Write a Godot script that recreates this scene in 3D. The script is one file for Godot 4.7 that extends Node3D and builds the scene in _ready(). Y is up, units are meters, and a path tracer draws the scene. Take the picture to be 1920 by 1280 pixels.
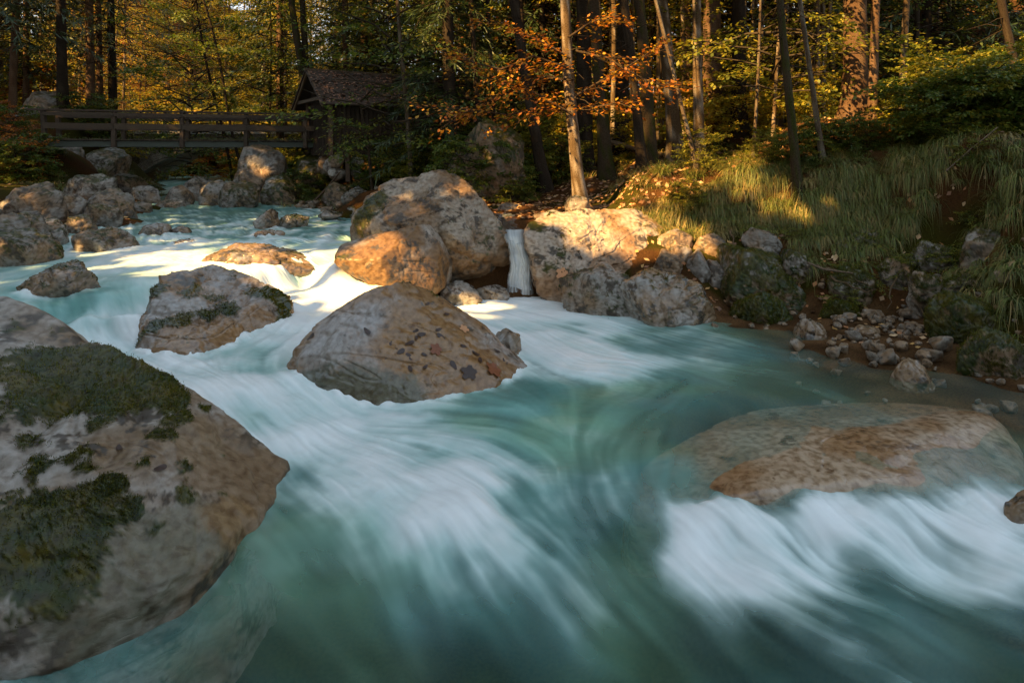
extends Node3D
# A mountain stream in an autumn forest. Metres, y up; the camera stands at the origin and looks along -z.

const FOCAL := 1300.0      # focal length in pixels of a 1920 x 1280 picture
const MID_X := 960.0
const HORIZON := 290.0
const EYE := 2.6           # camera height over the lower pool
const SUN_DIR := Vector3(0.604, -0.616, -0.507)

var rng := RandomNumberGenerator.new()
var taken := {}
var mats := {}
var noise_a := FastNoiseLite.new()
var noise_b := FastNoiseLite.new()
var noise_r := FastNoiseLite.new()
var noise_c := FastNoiseLite.new()
var rocks := {}
var bank_rocks := []

# ------------------------------------------------------------------ helpers

func at(px: float, py: float, d: float) -> Vector3:
	return Vector3((px - MID_X) / FOCAL * d, EYE - (py - HORIZON) / FOCAL * d, -d)

func on_level(px: float, py: float, level: float) -> Vector3:
	return at(px, py, (EYE - level) * FOCAL / (py - HORIZON))

func numbered(called: String) -> String:
	var k: int = taken.get(called, 0)
	taken[called] = k + 1
	return called if k == 0 else "%s_%03d" % [called, k]

func tag(o: Node, label := "", category := "", group := "", kind := "") -> void:
	if label: o.set_meta("label", label)
	if category: o.set_meta("category", category)
	if group: o.set_meta("group", group)
	if kind: o.set_meta("kind", kind)

func thing(called: String, label: String, category: String, where := Vector3.ZERO, group := "") -> Node3D:
	var o := Node3D.new()
	o.name = numbered(called)
	add_child(o)
	o.position = where
	tag(o, label, category, group)
	return o

func part(called: String, mesh: Mesh, m: Material, parent: Node) -> MeshInstance3D:
	var o := MeshInstance3D.new()
	o.name = called
	o.mesh = mesh
	if m: o.material_override = m
	parent.add_child(o, true)
	return o

func group_part(called: String, parent: Node) -> Node3D:
	var o := Node3D.new()
	o.name = called
	parent.add_child(o, true)
	return o

func single(called: String, mesh: Mesh, m: Material, label: String, category: String, group := "", kind := "") -> MeshInstance3D:
	var o := MeshInstance3D.new()
	o.name = numbered(called)
	o.mesh = mesh
	if m: o.material_override = m
	add_child(o)
	tag(o, label, category, group, kind)
	return o

func copy(o: Node3D) -> Node3D:
	var c: Node3D = o.duplicate()
	c.name = numbered(String(o.name))
	add_child(c)
	return c

# collects triangles with colours into one mesh
class Build:
	var v := PackedVector3Array()
	var n := PackedVector3Array()
	var c := PackedColorArray()
	var ix := PackedInt32Array()

	func leaf(p: Vector3, along: Vector3, side: Vector3, col: Color) -> void:
		var k := v.size()
		var nn := along.cross(side).normalized()
		v.append(p); v.append(p + along * 0.5 + side); v.append(p + along); v.append(p + along * 0.5 - side)
		for i in 4:
			n.append(nn); c.append(col)
		ix.append_array(PackedInt32Array([k, k + 1, k + 2, k, k + 2, k + 3]))

	func ribbon(p: Array, side: Vector3, w: float, col: Color, tip: Color) -> void:
		var k := v.size()
		var m := p.size()
		for i in m:
			var f := float(i) / (m - 1)
			var s := side * w * (1.0 - 0.92 * f)
			var along: Vector3 = (p[mini(i + 1, m - 1)] - p[maxi(i - 1, 0)]).normalized()
			var nn := along.cross(side).normalized()
			v.append(p[i] - s); v.append(p[i] + s)
			n.append(nn); n.append(nn)
			var q := col.lerp(tip, f)
			c.append(q); c.append(q)
			if i < m - 1:
				var a := k + i * 2
				ix.append_array(PackedInt32Array([a, a + 1, a + 3, a, a + 3, a + 2]))

	func tube(path: Array, rad: Array, sides: int, col: Color, noise: FastNoiseLite = null, rough := 0.0, col2 := Color.BLACK, patch := 0.0) -> void:
		var k := v.size()
		var m := path.size()
		for i in m:
			var along: Vector3 = (path[mini(i + 1, m - 1)] - path[maxi(i - 1, 0)]).normalized()
			var s := along.cross(Vector3(0.3, 0.1, 0.95)).normalized()
			if absf(along.z) > 0.9: s = along.cross(Vector3(1, 0, 0)).normalized()
			var t := along.cross(s)
			for j in sides + 1:
				var a := TAU * j / sides
				var d := s * cos(a) + t * sin(a)
				var r: float = rad[i]
				var q := col
				if noise:
					var w: Vector3 = path[i] + d * r
					r *= 1.0 + rough * noise.get_noise_3dv(w * 3.0)
					if patch > 0.0:
						var e := noise.get_noise_3dv(w * Vector3(5.5, 2.6, 5.5) + Vector3(7, 3, 1)) + 0.7 * noise.get_noise_3dv(w * 17.0)
						q = col.lerp(col2, smoothstep(0.12, 0.3, e) * patch)
				v.append(path[i] + d * r); n.append(d); c.append(q)
		for i in m - 1:
			for j in sides:
				var a := k + i * (sides + 1) + j
				var b := a + sides + 1
				ix.append_array(PackedInt32Array([a, b, a + 1, a + 1, b, b + 1]))

	# a box between eight corners: x, y, z are half-edges
	func box(o: Vector3, x: Vector3, y: Vector3, z: Vector3, col: Color) -> void:
		for f in [[x, y, z], [-x, z, y], [y, z, x], [-y, x, z], [z, x, y], [-z, y, x]]:
			var k := v.size()
			var nn: Vector3 = f[0]
			for q in [[-1, -1], [1, -1], [1, 1], [-1, 1]]:
				v.append(o + f[0] + f[1] * q[0] + f[2] * q[1])
				n.append(nn.normalized()); c.append(col)
			ix.append_array(PackedInt32Array([k, k + 2, k + 1, k, k + 3, k + 2]))

	func mesh() -> ArrayMesh:
		var a := []
		a.resize(Mesh.ARRAY_MAX)
		a[Mesh.ARRAY_VERTEX] = v; a[Mesh.ARRAY_NORMAL] = n; a[Mesh.ARRAY_COLOR] = c; a[Mesh.ARRAY_INDEX] = ix
		var m := ArrayMesh.new()
		m.add_surface_from_arrays(Mesh.PRIMITIVE_TRIANGLES, a)
		return m

func make_noise(seed_: int, freq: float, octaves: int, kind := FastNoiseLite.TYPE_SIMPLEX_SMOOTH, fractal := FastNoiseLite.FRACTAL_FBM) -> FastNoiseLite:
	var f := FastNoiseLite.new()
	f.seed = seed_
	f.noise_type = kind
	f.frequency = freq
	f.fractal_type = fractal
	f.fractal_octaves = octaves
	return f

func noise_texture(n: FastNoiseLite, size: int, ramp: Array, offsets := []) -> NoiseTexture2D:
	var t := NoiseTexture2D.new()
	t.width = size
	t.height = size
	t.seamless = true
	t.noise = n
	if ramp:
		var g := Gradient.new()
		g.offsets = PackedFloat32Array(offsets if offsets else range(ramp.size()).map(func(i): return float(i) / (ramp.size() - 1)))
		g.colors = PackedColorArray(ramp)
		t.color_ramp = g
	return t

func material(called: String, rough: float, tex: Texture2D = null, scale := Vector3.ONE, bump: Texture2D = null, bump_cm := 0.0) -> StandardMaterial3D:
	var m := StandardMaterial3D.new()
	m.resource_name = called
	m.vertex_color_use_as_albedo = true
	m.roughness = rough
	m.cull_mode = BaseMaterial3D.CULL_DISABLED
	if tex or bump:
		m.uv1_triplanar = true
		m.uv1_world_triplanar = true
		m.uv1_scale = scale
	if tex: m.albedo_texture = tex
	if bump:
		m.heightmap_enabled = true
		m.heightmap_texture = bump
		m.heightmap_scale = bump_cm
	if called.ends_with("limestone"): m.metallic_specular = 0.36 if called == "limestone" else 0.5
	if called in ["moss", "forest_floor", "bark", "smooth_bark"]: m.metallic_specular = 0.15
	mats[called] = m
	return m

func grey(g: float) -> Color:
	return Color(g, g, g)

func make_materials() -> void:
	noise_a = make_noise(3, 1.0, 3)
	noise_b = make_noise(11, 1.0, 2)
	noise_r = make_noise(5, 1.0, 3, FastNoiseLite.TYPE_SIMPLEX_SMOOTH, FastNoiseLite.FRACTAL_RIDGED)
	noise_c = make_noise(8, 1.0, 2, FastNoiseLite.TYPE_CELLULAR)
	var mottle := make_noise(21, 0.011, 7)
	mottle.domain_warp_enabled = true
	mottle.domain_warp_amplitude = 45.0
	mottle.domain_warp_frequency = 0.008
	var rock_tex := noise_texture(mottle, 1024, [Color(0.58, 0.52, 0.46), Color(0.76, 0.72, 0.67), Color(0.88, 0.86, 0.83), Color(0.95, 0.94, 0.92), Color(1, 1, 1)], [0.0, 0.3, 0.48, 0.62, 1.0])
	var rock_bump := noise_texture(make_noise(22, 0.008, 7, FastNoiseLite.TYPE_SIMPLEX_SMOOTH, FastNoiseLite.FRACTAL_RIDGED), 1024, [Color.WHITE, grey(0.8), grey(0.65), grey(0.1)])
	material("limestone", 0.42, rock_tex, Vector3(0.8, 1.15, 0.8), rock_bump, 0.65)
	material("wet_limestone", 0.22, rock_tex, Vector3(0.8, 1.15, 0.8), rock_bump, 0.5)
	var litter := noise_texture(make_noise(31, 0.05, 4, FastNoiseLite.TYPE_CELLULAR), 1024, [Color(0.4, 0.34, 0.28), Color(0.95, 0.8, 0.62), Color(0.6, 0.5, 0.4), Color(1, 0.85, 0.66)])
	material("forest_floor", 0.95, litter, Vector3(0.7, 0.7, 0.7))
	var bark := noise_texture(make_noise(41, 0.03, 5, FastNoiseLite.TYPE_SIMPLEX_SMOOTH, FastNoiseLite.FRACTAL_RIDGED), 512, [Color(0.38, 0.34, 0.31), Color(0.75, 0.71, 0.66), Color(1, 0.97, 0.93)])
	material("bark", 0.92, bark, Vector3(2.2, 0.8, 2.2))
	material("smooth_bark", 0.85, bark, Vector3(1.2, 1.6, 1.2))
	var wood := noise_texture(make_noise(51, 0.02, 4), 512, [Color(0.5, 0.46, 0.42), Color(0.9, 0.86, 0.8), Color(0.68, 0.63, 0.57), Color(1, 0.97, 0.92)])
	material("weathered_wood", 0.85, wood, Vector3(0.6, 5.0, 5.0))
	material("plank_wood", 0.85, wood, Vector3(5.0, 0.6, 5.0))
	for q in [["leaves", 0.95], ["needles", 0.4], ["blades", 0.55]]:
		var m := material(q[0], 0.55)
		m.backlight_enabled = true
		m.backlight = Color(1, 1, 1) * Color(q[1], q[1], q[1])
	material("dry_leaf", 0.7)
	material("moss", 0.95)
	material("steel", 0.6)
	var w := material("water", 0.3)
	w.transparency = BaseMaterial3D.TRANSPARENCY_ALPHA
	w.metallic_specular = 0.45

# ------------------------------------------------------------------ rocks: a rounded hull through points, then broken up

func hull(points: Array) -> Dictionary:
	var c := Vector3.ZERO
	for p in points: c += p
	c /= points.size()
	var normals := []
	var dist := []
	var m := points.size()
	for i in m:
		for j in range(i + 1, m):
			for k in range(j + 1, m):
				var nn: Vector3 = (points[j] - points[i]).cross(points[k] - points[i])
				if nn.length() < 1e-6: continue
				nn = nn.normalized()
				var d: float = nn.dot(points[i] - c)
				if d < 0: nn = -nn; d = -d
				var ok := true
				for l in m:
					if nn.dot(points[l] - c) > d + 1e-4:
						ok = false
						break
				if not ok: continue
				for l in normals.size():
					if normals[l].dot(nn) > 0.992:
						ok = false
						break
				if ok:
					normals.append(nn)
					dist.append(maxf(d, 0.02))
	var f := PackedVector3Array()
	for l in normals.size(): f.append(normals[l] / dist[l])
	return {"c": c, "f": f}

func hull_radius(f: PackedVector3Array, k: float, dir: Vector3) -> float:
	var best := 0.001
	for g in f:
		var q := g.dot(dir)
		if q > best: best = q
	var s := 0.0
	var cut := best * 0.84
	for g in f:
		var q := g.dot(dir)
		if q > cut: s += pow(q / best, k)
	return 1.0 / (best * pow(s, 1.0 / k))

func rock_radius(r: Dictionary, dir: Vector3) -> float:
	var rad := hull_radius(r.f, r.k, dir)
	var s: float = r.s
	var o: Vector3 = r.o
	var p: Vector3 = r.c + dir * rad
	var q := p / s + o
	var d := 0.06 * noise_b.get_noise_3dv(q * 0.9) * s - 0.08 * maxf(0.0, noise_r.get_noise_3dv(q * 1.6) - 0.25) * s
	d += 0.022 * noise_r.get_noise_3dv(p * 2.6 + o) + 0.011 * noise_a.get_noise_3dv(p * 8.0 + o)
	var crack := noise_b.get_noise_3dv(r.turn * p * Vector3(0.45, 2.6, 0.6) + o * 0.7)
	d += 0.02 * noise_c.get_noise_3dv(p * 2.4 + o) - 0.028 * (1.0 - smoothstep(0.0, 0.05, absf(crack)))
	return rad + d * r.rough

func rock_moss(r: Dictionary, p: Vector3, up: float) -> float:
	var e: float = r.moss - 0.22 + 0.42 * up
	for q in r.spots:
		var l: float = (p - q[0]).length() / q[1]
		if l < 1.6: e += 0.88 * q[2] * (1.0 - smoothstep(0.45, 1.5, l))
	if e < -0.75: return 0.0
	e += 0.5 * noise_a.get_noise_3dv(p * 1.9 + r.o) + 0.62 * noise_a.get_noise_3dv(p * 7.5)
	return smoothstep(-0.1, 0.2, e + 0.35 * noise_b.get_noise_3dv(p * 24.0))

func rock_color(r: Dictionary, p: Vector3) -> Color:
	var a: float = noise_a.get_noise_3dv(p * 0.9 + r.o * 2.0)
	var b: float = noise_a.get_noise_3dv(p * 2.7 + r.o * 3.0)
	var g: float = noise_b.get_noise_3dv(p * 17.0)
	var col: Color = r.pale.lerp(r.ochre, smoothstep(-0.25, 0.25, a + r.warm + 0.3 * b))
	col = col.lerp(r.dark, smoothstep(0.1, 0.24, 0.8 * b + 0.3 * g + 0.28 * noise_a.get_noise_3dv(p * 8.5 + r.o) + r.stain))
	for q in r.tints:
		var l: float = (p - q[0]).length() / q[1] + 0.45 * b + 0.2 * g
		if l < 1.3: col = col.lerp(q[2], q[3] * (1.0 - smoothstep(0.7, 1.25, l)))
	return col * (1.0 + 0.13 * g)

var jobs := []          # rocks whose meshes are computed together at the end, on several threads

func rock_later(r: Dictionary, res: int, o: MeshInstance3D) -> void:
	jobs.append([r, res, o, null])

func run_jobs() -> void:
	var work := func(i: int): jobs[i][3] = rock_arrays(jobs[i][0], jobs[i][1])
	var id := WorkerThreadPool.add_group_task(work, jobs.size(), -1, true)
	WorkerThreadPool.wait_for_group_task_completion(id)
	for j in jobs:
		var m := ArrayMesh.new()
		m.add_surface_from_arrays(Mesh.PRIMITIVE_TRIANGLES, j[3])
		j[2].mesh = m

func rock_mesh(r: Dictionary, res: int) -> ArrayMesh:
	var m := ArrayMesh.new()
	m.add_surface_from_arrays(Mesh.PRIMITIVE_TRIANGLES, rock_arrays(r, res))
	return m

func rock_arrays(r: Dictionary, res: int) -> Array:
	var index := {}
	var v := PackedVector3Array()
	var nrm := PackedVector3Array()
	var col := PackedColorArray()
	var dirs := PackedVector3Array()
	var ix := PackedInt32Array()
	for face in 6:
		var ids := PackedInt32Array()
		for j in res + 1:
			for i in res + 1:
				var q: Vector3i
				match face:
					0: q = Vector3i(res, i, j)
					1: q = Vector3i(0, j, i)
					2: q = Vector3i(j, res, i)
					3: q = Vector3i(i, 0, j)
					4: q = Vector3i(i, j, res)
					_: q = Vector3i(j, i, 0)
				var id := -1
				var edge := i == 0 or j == 0 or i == res or j == res
				if edge: id = index.get(q, -1)
				if id < 0:
					id = v.size()
					if edge: index[q] = id
					var d := Vector3(q) * (2.0 / res) - Vector3.ONE
					d = Vector3(tan(d.x * 0.785), tan(d.y * 0.785), tan(d.z * 0.785)).normalized()
					v.append(r.c + d * rock_radius(r, d))
					dirs.append(d)
					nrm.append(Vector3.ZERO)
				ids.append(id)
		for j in res:
			for i in res:
				var a := ids[j * (res + 1) + i]
				var b := ids[j * (res + 1) + i + 1]
				var c := ids[(j + 1) * (res + 1) + i]
				var d := ids[(j + 1) * (res + 1) + i + 1]
				ix.append_array(PackedInt32Array([a, c, b, b, c, d]))
	for pass_ in 2:
		nrm.fill(Vector3.ZERO)
		for t in range(0, ix.size(), 3):
			var a := v[ix[t]]
			var f := (v[ix[t + 2]] - a).cross(v[ix[t + 1]] - a)
			nrm[ix[t]] += f; nrm[ix[t + 1]] += f; nrm[ix[t + 2]] += f
		if pass_ == 0:
			col.resize(v.size())
			var tall: bool = r.moss > -1.0 or r.spots.size() > 0
			for i in v.size():
				var p := v[i]
				var cc := rock_color(r, p)
				if tall and p.y > r.low:
					var m := rock_moss(r, p, nrm[i].normalized().y)
					if m > 0.0:
						var speck := noise_b.get_noise_3dv(p * 31.0)
						var mc: Color = r.green.lerp(r.gold, clampf(0.4 + 0.9 * noise_b.get_noise_3dv(p * 3.0) + 0.3 * speck, 0, 1))
						cc = cc.lerp(mc * (1.0 + 0.5 * speck), m)
						v[i] = p + dirs[i] * m * (0.016 + 0.022 * speck) * r.thick
				cc.a = 1.0
				col[i] = cc
	for i in nrm.size(): nrm[i] = nrm[i].normalized()
	var a := []
	a.resize(Mesh.ARRAY_MAX)
	a[Mesh.ARRAY_VERTEX] = v; a[Mesh.ARRAY_NORMAL] = nrm; a[Mesh.ARRAY_COLOR] = col; a[Mesh.ARRAY_INDEX] = ix
	return a

func rock_of(points: Array, look := {}) -> Dictionary:
	var r := hull(points)
	for k in int(look.get("chips", 9)):
		var n := rvec().normalized()
		var far := 0.0
		for p in points: far = maxf(far, n.dot(p - r.c))
		r.f.append(n / (far * rng.randf_range(0.9, 0.995)))
	var s := 0.0
	for p in points: s += (p - r.c).length()
	r.merge({"s": s / points.size(), "k": 30.0, "rough": 1.0, "moss": 0.0, "spots": [], "tints": [], "warm": 0.0, "stain": -0.1, "low": -0.2, "thick": 1.0, "turn": Basis(Vector3(rng.randf_range(-1, 1), 0.3, rng.randf_range(-1, 1)).normalized(), rng.randf_range(-0.6, 0.6)), "o": Vector3(rng.randf() * 50, rng.randf() * 50, rng.randf() * 50),
		"pale": Color(0.4, 0.37, 0.34), "ochre": Color(0.27, 0.19, 0.12), "dark": Color(0.09, 0.075, 0.06), "green": Color(0.026, 0.042, 0.008), "gold": Color(0.085, 0.07, 0.01)})
	r.merge(look, true)
	return r

func box_points(x0: float, y0: float, x1: float, y1: float, d: float, deep := 0.8) -> Array:
	var a := at(x0, y1, d)
	var b := at(x1, y0, d)
	var high := b.y - a.y
	var h := Vector3((b.x - a.x) * 0.5, high * 0.78, 0)
	h.z = maxf(h.x, h.y) * deep
	var c := Vector3((a.x + b.x) * 0.5, b.y - h.y, -d - h.z * 0.25)
	var out := []
	var lean := Vector3(rng.randf_range(-0.45, 0.45), 0, rng.randf_range(-0.3, 0.2))
	for k in 16:
		var y := -1.0 + 2.0 * (k + 0.5) / 16.0
		var w := pow(1.0 - pow(absf(y), 2.3), 1.0 / 2.3)
		var ang := k * 2.399 + rng.randf_range(-0.6, 0.6)
		var u := rng.randf_range(0.8, 1.12)
		out.append(Vector3(cos(ang) * w * u, y * rng.randf_range(0.92, 1.04), sin(ang) * w * u) + lean * maxf(y, 0.0) * 0.8)
	var lo := Vector3(9, 9, 9)
	var hi := -lo
	for p in out:
		lo = lo.min(p); hi = hi.max(p)
	for k in out.size():
		var p: Vector3 = (out[k] - lo) / (hi - lo) * 2.0 - Vector3.ONE
		out[k] = c + p * h * 1.05
	return out

func rock(called: String, points: Array, res: int, label: String, look := {}, mat := "limestone", group := "", category := "boulder") -> Dictionary:
	var r := rock_of(points, look)
	var o := single(called, null, mats[mat], label, category, group)
	r.node = o
	rock_later(r, int(res * 0.8), o)
	return r

# where the line of sight through a pixel meets a rock
func rock_hit(r: Dictionary, px: float, py: float) -> Vector3:
	var dir := (at(px, py, 1.0) - Vector3(0, EYE, 0)).normalized()
	var o := Vector3(0, EYE, 0)
	var t: float = (r.c - o).dot(dir) - r.s * 2.4
	var step: float = r.s * 0.02
	for i in 260:
		var p := o + dir * t
		var q: Vector3 = p - r.c
		if q.length() < rock_radius(r, q.normalized()): return p
		t += step
	return o + dir * (r.c - o).dot(dir)

func rock_normal(r: Dictionary, p: Vector3) -> Vector3:
	var d: Vector3 = (p - r.c).normalized()
	var a := d.cross(Vector3(0.2, 1, 0.1)).normalized()
	var b := d.cross(a)
	var e := 0.05
	var f := func(q: Vector3) -> Vector3: return r.c + q.normalized() * rock_radius(r, q.normalized())
	var nn: Vector3 = (f.call(d + a * e) - f.call(d - a * e)).cross(f.call(d + b * e) - f.call(d - b * e)).normalized()
	return nn if nn.dot(d) > 0 else -nn

# ------------------------------------------------------------------ the ground: heights known at points, spread over a grid

var ground_pts := []      # Vector3
var g_cell := 0.5
var g_nx := 200
var g_nz := 200
var g_x0 := -50.0
var g_z0 := 8.0
var g_h := PackedFloat32Array()

func ground_points() -> void:
	var w := func(x, z, h): ground_pts.append(Vector3(x, h, z))
	var p := func(px, py, d): ground_pts.append(at(px, py, d))
	# bed of the lower pool
	for q in [[-2, -3, -1.0], [0, -3, -1.1], [2, -3, -1.0], [4, -3, -0.9], [6, -3, -0.7], [0, -5, -0.9], [2, -5.5, -0.55], [4, -5, -0.5], [-1, -6, -0.7], [0.5, -7, -0.7], [2, -7.5, -0.5], [1, -9, -0.5],
			[3, -8, -0.35], [4.5, -7, -0.18], [0, -10.5, -0.4], [2, -9.6, -0.2], [-3, -4.5, -0.8], [5.5, -5.5, -0.3], [3.5, -6.8, -0.3], [-4, -6, -0.4], [5.2, -6.6, -0.12]]: w.call(q[0], q[1], q[2])
	# pools and shelves upstream
	for q in [[-3.2, -13.5, 0.6], [-3.3, -15, 0.7], [-3.6, -16.5, 0.75], [-3.0, -12.6, 0.5], [-3, -8, -0.2], [-2.5, -9.4, -0.1], [-4, -8, -0.1], [-5.5, -9, 0.3], [-6.5, -9.5, 0.35], [-3.2, -10.9, 0.5], [-2.2, -10.9, 0.4], [-6, -12, 0.5], [-4, -12, 0.55], [-7, -14, 0.6], [-4.5, -15, 0.65],
			[-8, -18, 0.7], [-6, -18, 0.7], [-9, -21, 0.75], [-7.5, -22, 0.75], [-11, -24, 0.8], [-8.6, -26, 0.9], [-12, -28, 0.85], [-14, -34, 1.0], [-12, -36, 1.0], [-15, -45, 1.3]]: w.call(q[0], q[1], q[2])
	# shore and slope of the near bank by the gravel
	for q in [[1060, 575, 0.1], [1200, 600, 0.1], [1330, 612, 0.1], [1500, 640, 0.1], [1640, 640, 0.12], [1760, 690, 0.12], [1900, 730, 0.12]]: ground_pts.append(on_level(q[0], q[1], q[2]))
	for q in [[1450, 592, 11.0], [1650, 602, 10.4], [1850, 645, 8.8], [1600, 490, 11.5], [1800, 505, 10.7], [1700, 640, 9.4], [1920, 480, 8.8], [1300, 450, 12.6], [1450, 440, 12.4], [1600, 430, 12.0], [1180, 420, 12.9],
			[1250, 312, 14.3], [1400, 302, 13.8], [1560, 292, 13.2], [1700, 275, 12.8], [1850, 240, 11.6], [1990, 280, 10.0], [2200, 200, 9.0], [2300, 700, 6.0],
			[1080, 382, 14.0], [1010, 388, 14.4], [1150, 335, 17], [1270, 292, 18], [1335, 252, 21], [1600, 222, 17], [1700, 205, 20], [1900, 150, 18], [1335, 238, 30], [1100, 272, 26], [1600, 150, 30],
			[1850, 40, 34], [1335, 205, 45], [1000, 295, 24], [1000, 272, 40], [970, 402, 13.5], [960, 388, 14.6], [900, 370, 16], [800, 335, 18], [730, 352, 18], [640, 335, 24], [700, 340, 22], [690, 380, 19.5], [560, 372, 22.5], [660, 390, 20.5], [600, 350, 24], [700, 300, 30], [850, 285, 30]]: p.call(q[0], q[1], q[2])
	# far bank
	for q in [[0, 488, 11.5], [-200, 520, 11], [0, 405, 15], [130, 415, 15.5], [60, 345, 20], [0, 345, 19], [190, 380, 19], [0, 268, 22], [85, 282, 24], [100, 215, 27], [190, 290, 30], [220, 345, 27], [270, 365, 26], [330, 356, 30], [290, 352, 33], [380, 352, 33], [480, 350, 29], [-100, 180, 30],
			[400, 345, 36], [330, 340, 38], [400, 318, 46], [240, 310, 40], [300, 262, 60], [500, 272, 50], [500, 235, 72], [100, 205, 50], [-100, 90, 50], [800, 240, 60], [1200, 180, 70], [1700, 40, 60]]: p.call(q[0], q[1], q[2])
	for q in [[-14, -8, 2.2], [-10, -5, 1.2], [-7, -3, 0.7], [-8, 0, 1.3], [-20, -15, 5], [-27, -28, 8], [-15, 4, 2], [-30, 0, 7], [0, -1.3, -0.4], [0, 0.2, 1.0], [3, 0.5, 0.9], [-3, 0.5, 0.9], [0, 4, 1.3], [8, 0, 1.4], [10, -4, 2.2], [20, -8, 6], [30, -20, 9], [0, 8, 2], [20, 6, 4], [-40, -50, 16], [-40, -80, 22], [0, -90, 12], [45, -50, 18], [45, -85, 22], [-20, -88, 14]]: w.call(q[0], q[1], q[2])

func ground_grid() -> void:
	ground_points()
	g_h.resize(g_nx * g_nz)
	var xs := PackedFloat32Array()
	var zs := PackedFloat32Array()
	var hs := PackedFloat32Array()
	for p in ground_pts:
		xs.append(p.x); zs.append(p.z); hs.append(p.y)
	var m := xs.size()
	for j in g_nz:
		var z := g_z0 - j * g_cell
		for i in g_nx:
			var x := g_x0 + i * g_cell
			var sw := 0.0
			var sh := 0.0
			for k in m:
				var dx := xs[k] - x
				var dz := zs[k] - z
				var q := dx * dx + dz * dz + 0.12
				q = 1.0 / (q * q)
				sw += q
				sh += q * hs[k]
			g_h[j * g_nx + i] = sh / sw

func ground(x: float, z: float) -> float:
	var u := clampf((x - g_x0) / g_cell, 0.0, g_nx - 1.01)
	var v := clampf((g_z0 - z) / g_cell, 0.0, g_nz - 1.01)
	var i := int(u)
	var j := int(v)
	u -= i; v -= j
	var k := j * g_nx + i
	var h := lerpf(lerpf(g_h[k], g_h[k + 1], u), lerpf(g_h[k + g_nx], g_h[k + g_nx + 1], u), v)
	h += 0.13 * noise_a.get_noise_2d(x * 0.45, z * 0.45)
	if h > -0.05: h += 0.05 * noise_a.get_noise_2d(x * 1.7 + 40.0, z * 1.7)
	return h

func ground_normal(x: float, z: float) -> Vector3:
	var e := 0.25
	return Vector3(ground(x - e, z) - ground(x + e, z), 2 * e, ground(x, z - e) - ground(x, z + e)).normalized()

func on_ground(px: float, d: float) -> Vector3:
	var x := (px - MID_X) / FOCAL * d
	return Vector3(x, ground(x, -d), -d)

func make_ground() -> void:
	var nx := 250
	var nz := 280
	var b := Build.new()
	for j in nz + 1:
		var f := float(j) / nz
		var z := 7.0 - 22.0 * minf(f / 0.5, 1.0) - 74.0 * pow(maxf(f - 0.5, 0.0) / 0.5, 1.7)
		for i in nx + 1:
			var u := 2.0 * i / nx - 1.0
			var x := signf(u) * (12.0 * absf(u) + 36.0 * pow(absf(u), 3.0))
			var h := ground(x, z)
			b.v.append(Vector3(x, h, z))
			b.n.append(Vector3.ZERO)
			var a := noise_a.get_noise_2d(x * 0.35 + 9.0, z * 0.35)
			var g := noise_a.get_noise_2d(x * 1.3, z * 1.3)
			var col := Color(0.075, 0.052, 0.033).lerp(Color(0.135, 0.088, 0.052), smoothstep(-0.3, 0.3, g))
			col = col.lerp(Color(0.05, 0.065, 0.018), smoothstep(-0.02, 0.18, a + 0.4 * g + (0.1 if z < -22.0 else 0.0)))
			if h < 0.28 and z > -13.0: col = Color(0.085, 0.065, 0.045).lerp(Color(0.17, 0.135, 0.1), smoothstep(-0.2, 0.3, g + 0.5 * noise_b.get_noise_2d(x * 9.0, z * 9.0)))
			if h < -0.55: col = Color(0.045, 0.045, 0.035)  # deep bed darkened in colour to imitate the dim near edge
			b.c.append(col)
	for j in nz:
		for i in nx:
			var a := j * (nx + 1) + i
			var c := a + nx + 1
			b.ix.append_array(PackedInt32Array([a, c, a + 1, a + 1, c, c + 1]))
	for t in range(0, b.ix.size(), 3):
		var a := b.v[b.ix[t]]
		var f := (b.v[b.ix[t + 2]] - a).cross(b.v[b.ix[t + 1]] - a)
		for k in 3: b.n[b.ix[t + k]] += f
	for i in b.n.size():
		b.n[i] = b.n[i].normalized()
		if b.n[i].y < 0: b.n[i] = -b.n[i]
	single("ground", b.mesh(), mats.forest_floor, "forest floor of leaf litter and soil with the stony stream bed", "ground", "", "structure")

# ------------------------------------------------------------------ the stream

const W_CELL := 0.16
const W_X0 := -25.0
const W_Z0 := -1.6
const W_NX := 215
const W_NZ := 310
var w_level := PackedFloat32Array()
var w_foam := PackedFloat32Array()
var w_silt := PackedFloat32Array()
var w_fx := PackedFloat32Array()
var w_fz := PackedFloat32Array()

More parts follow.
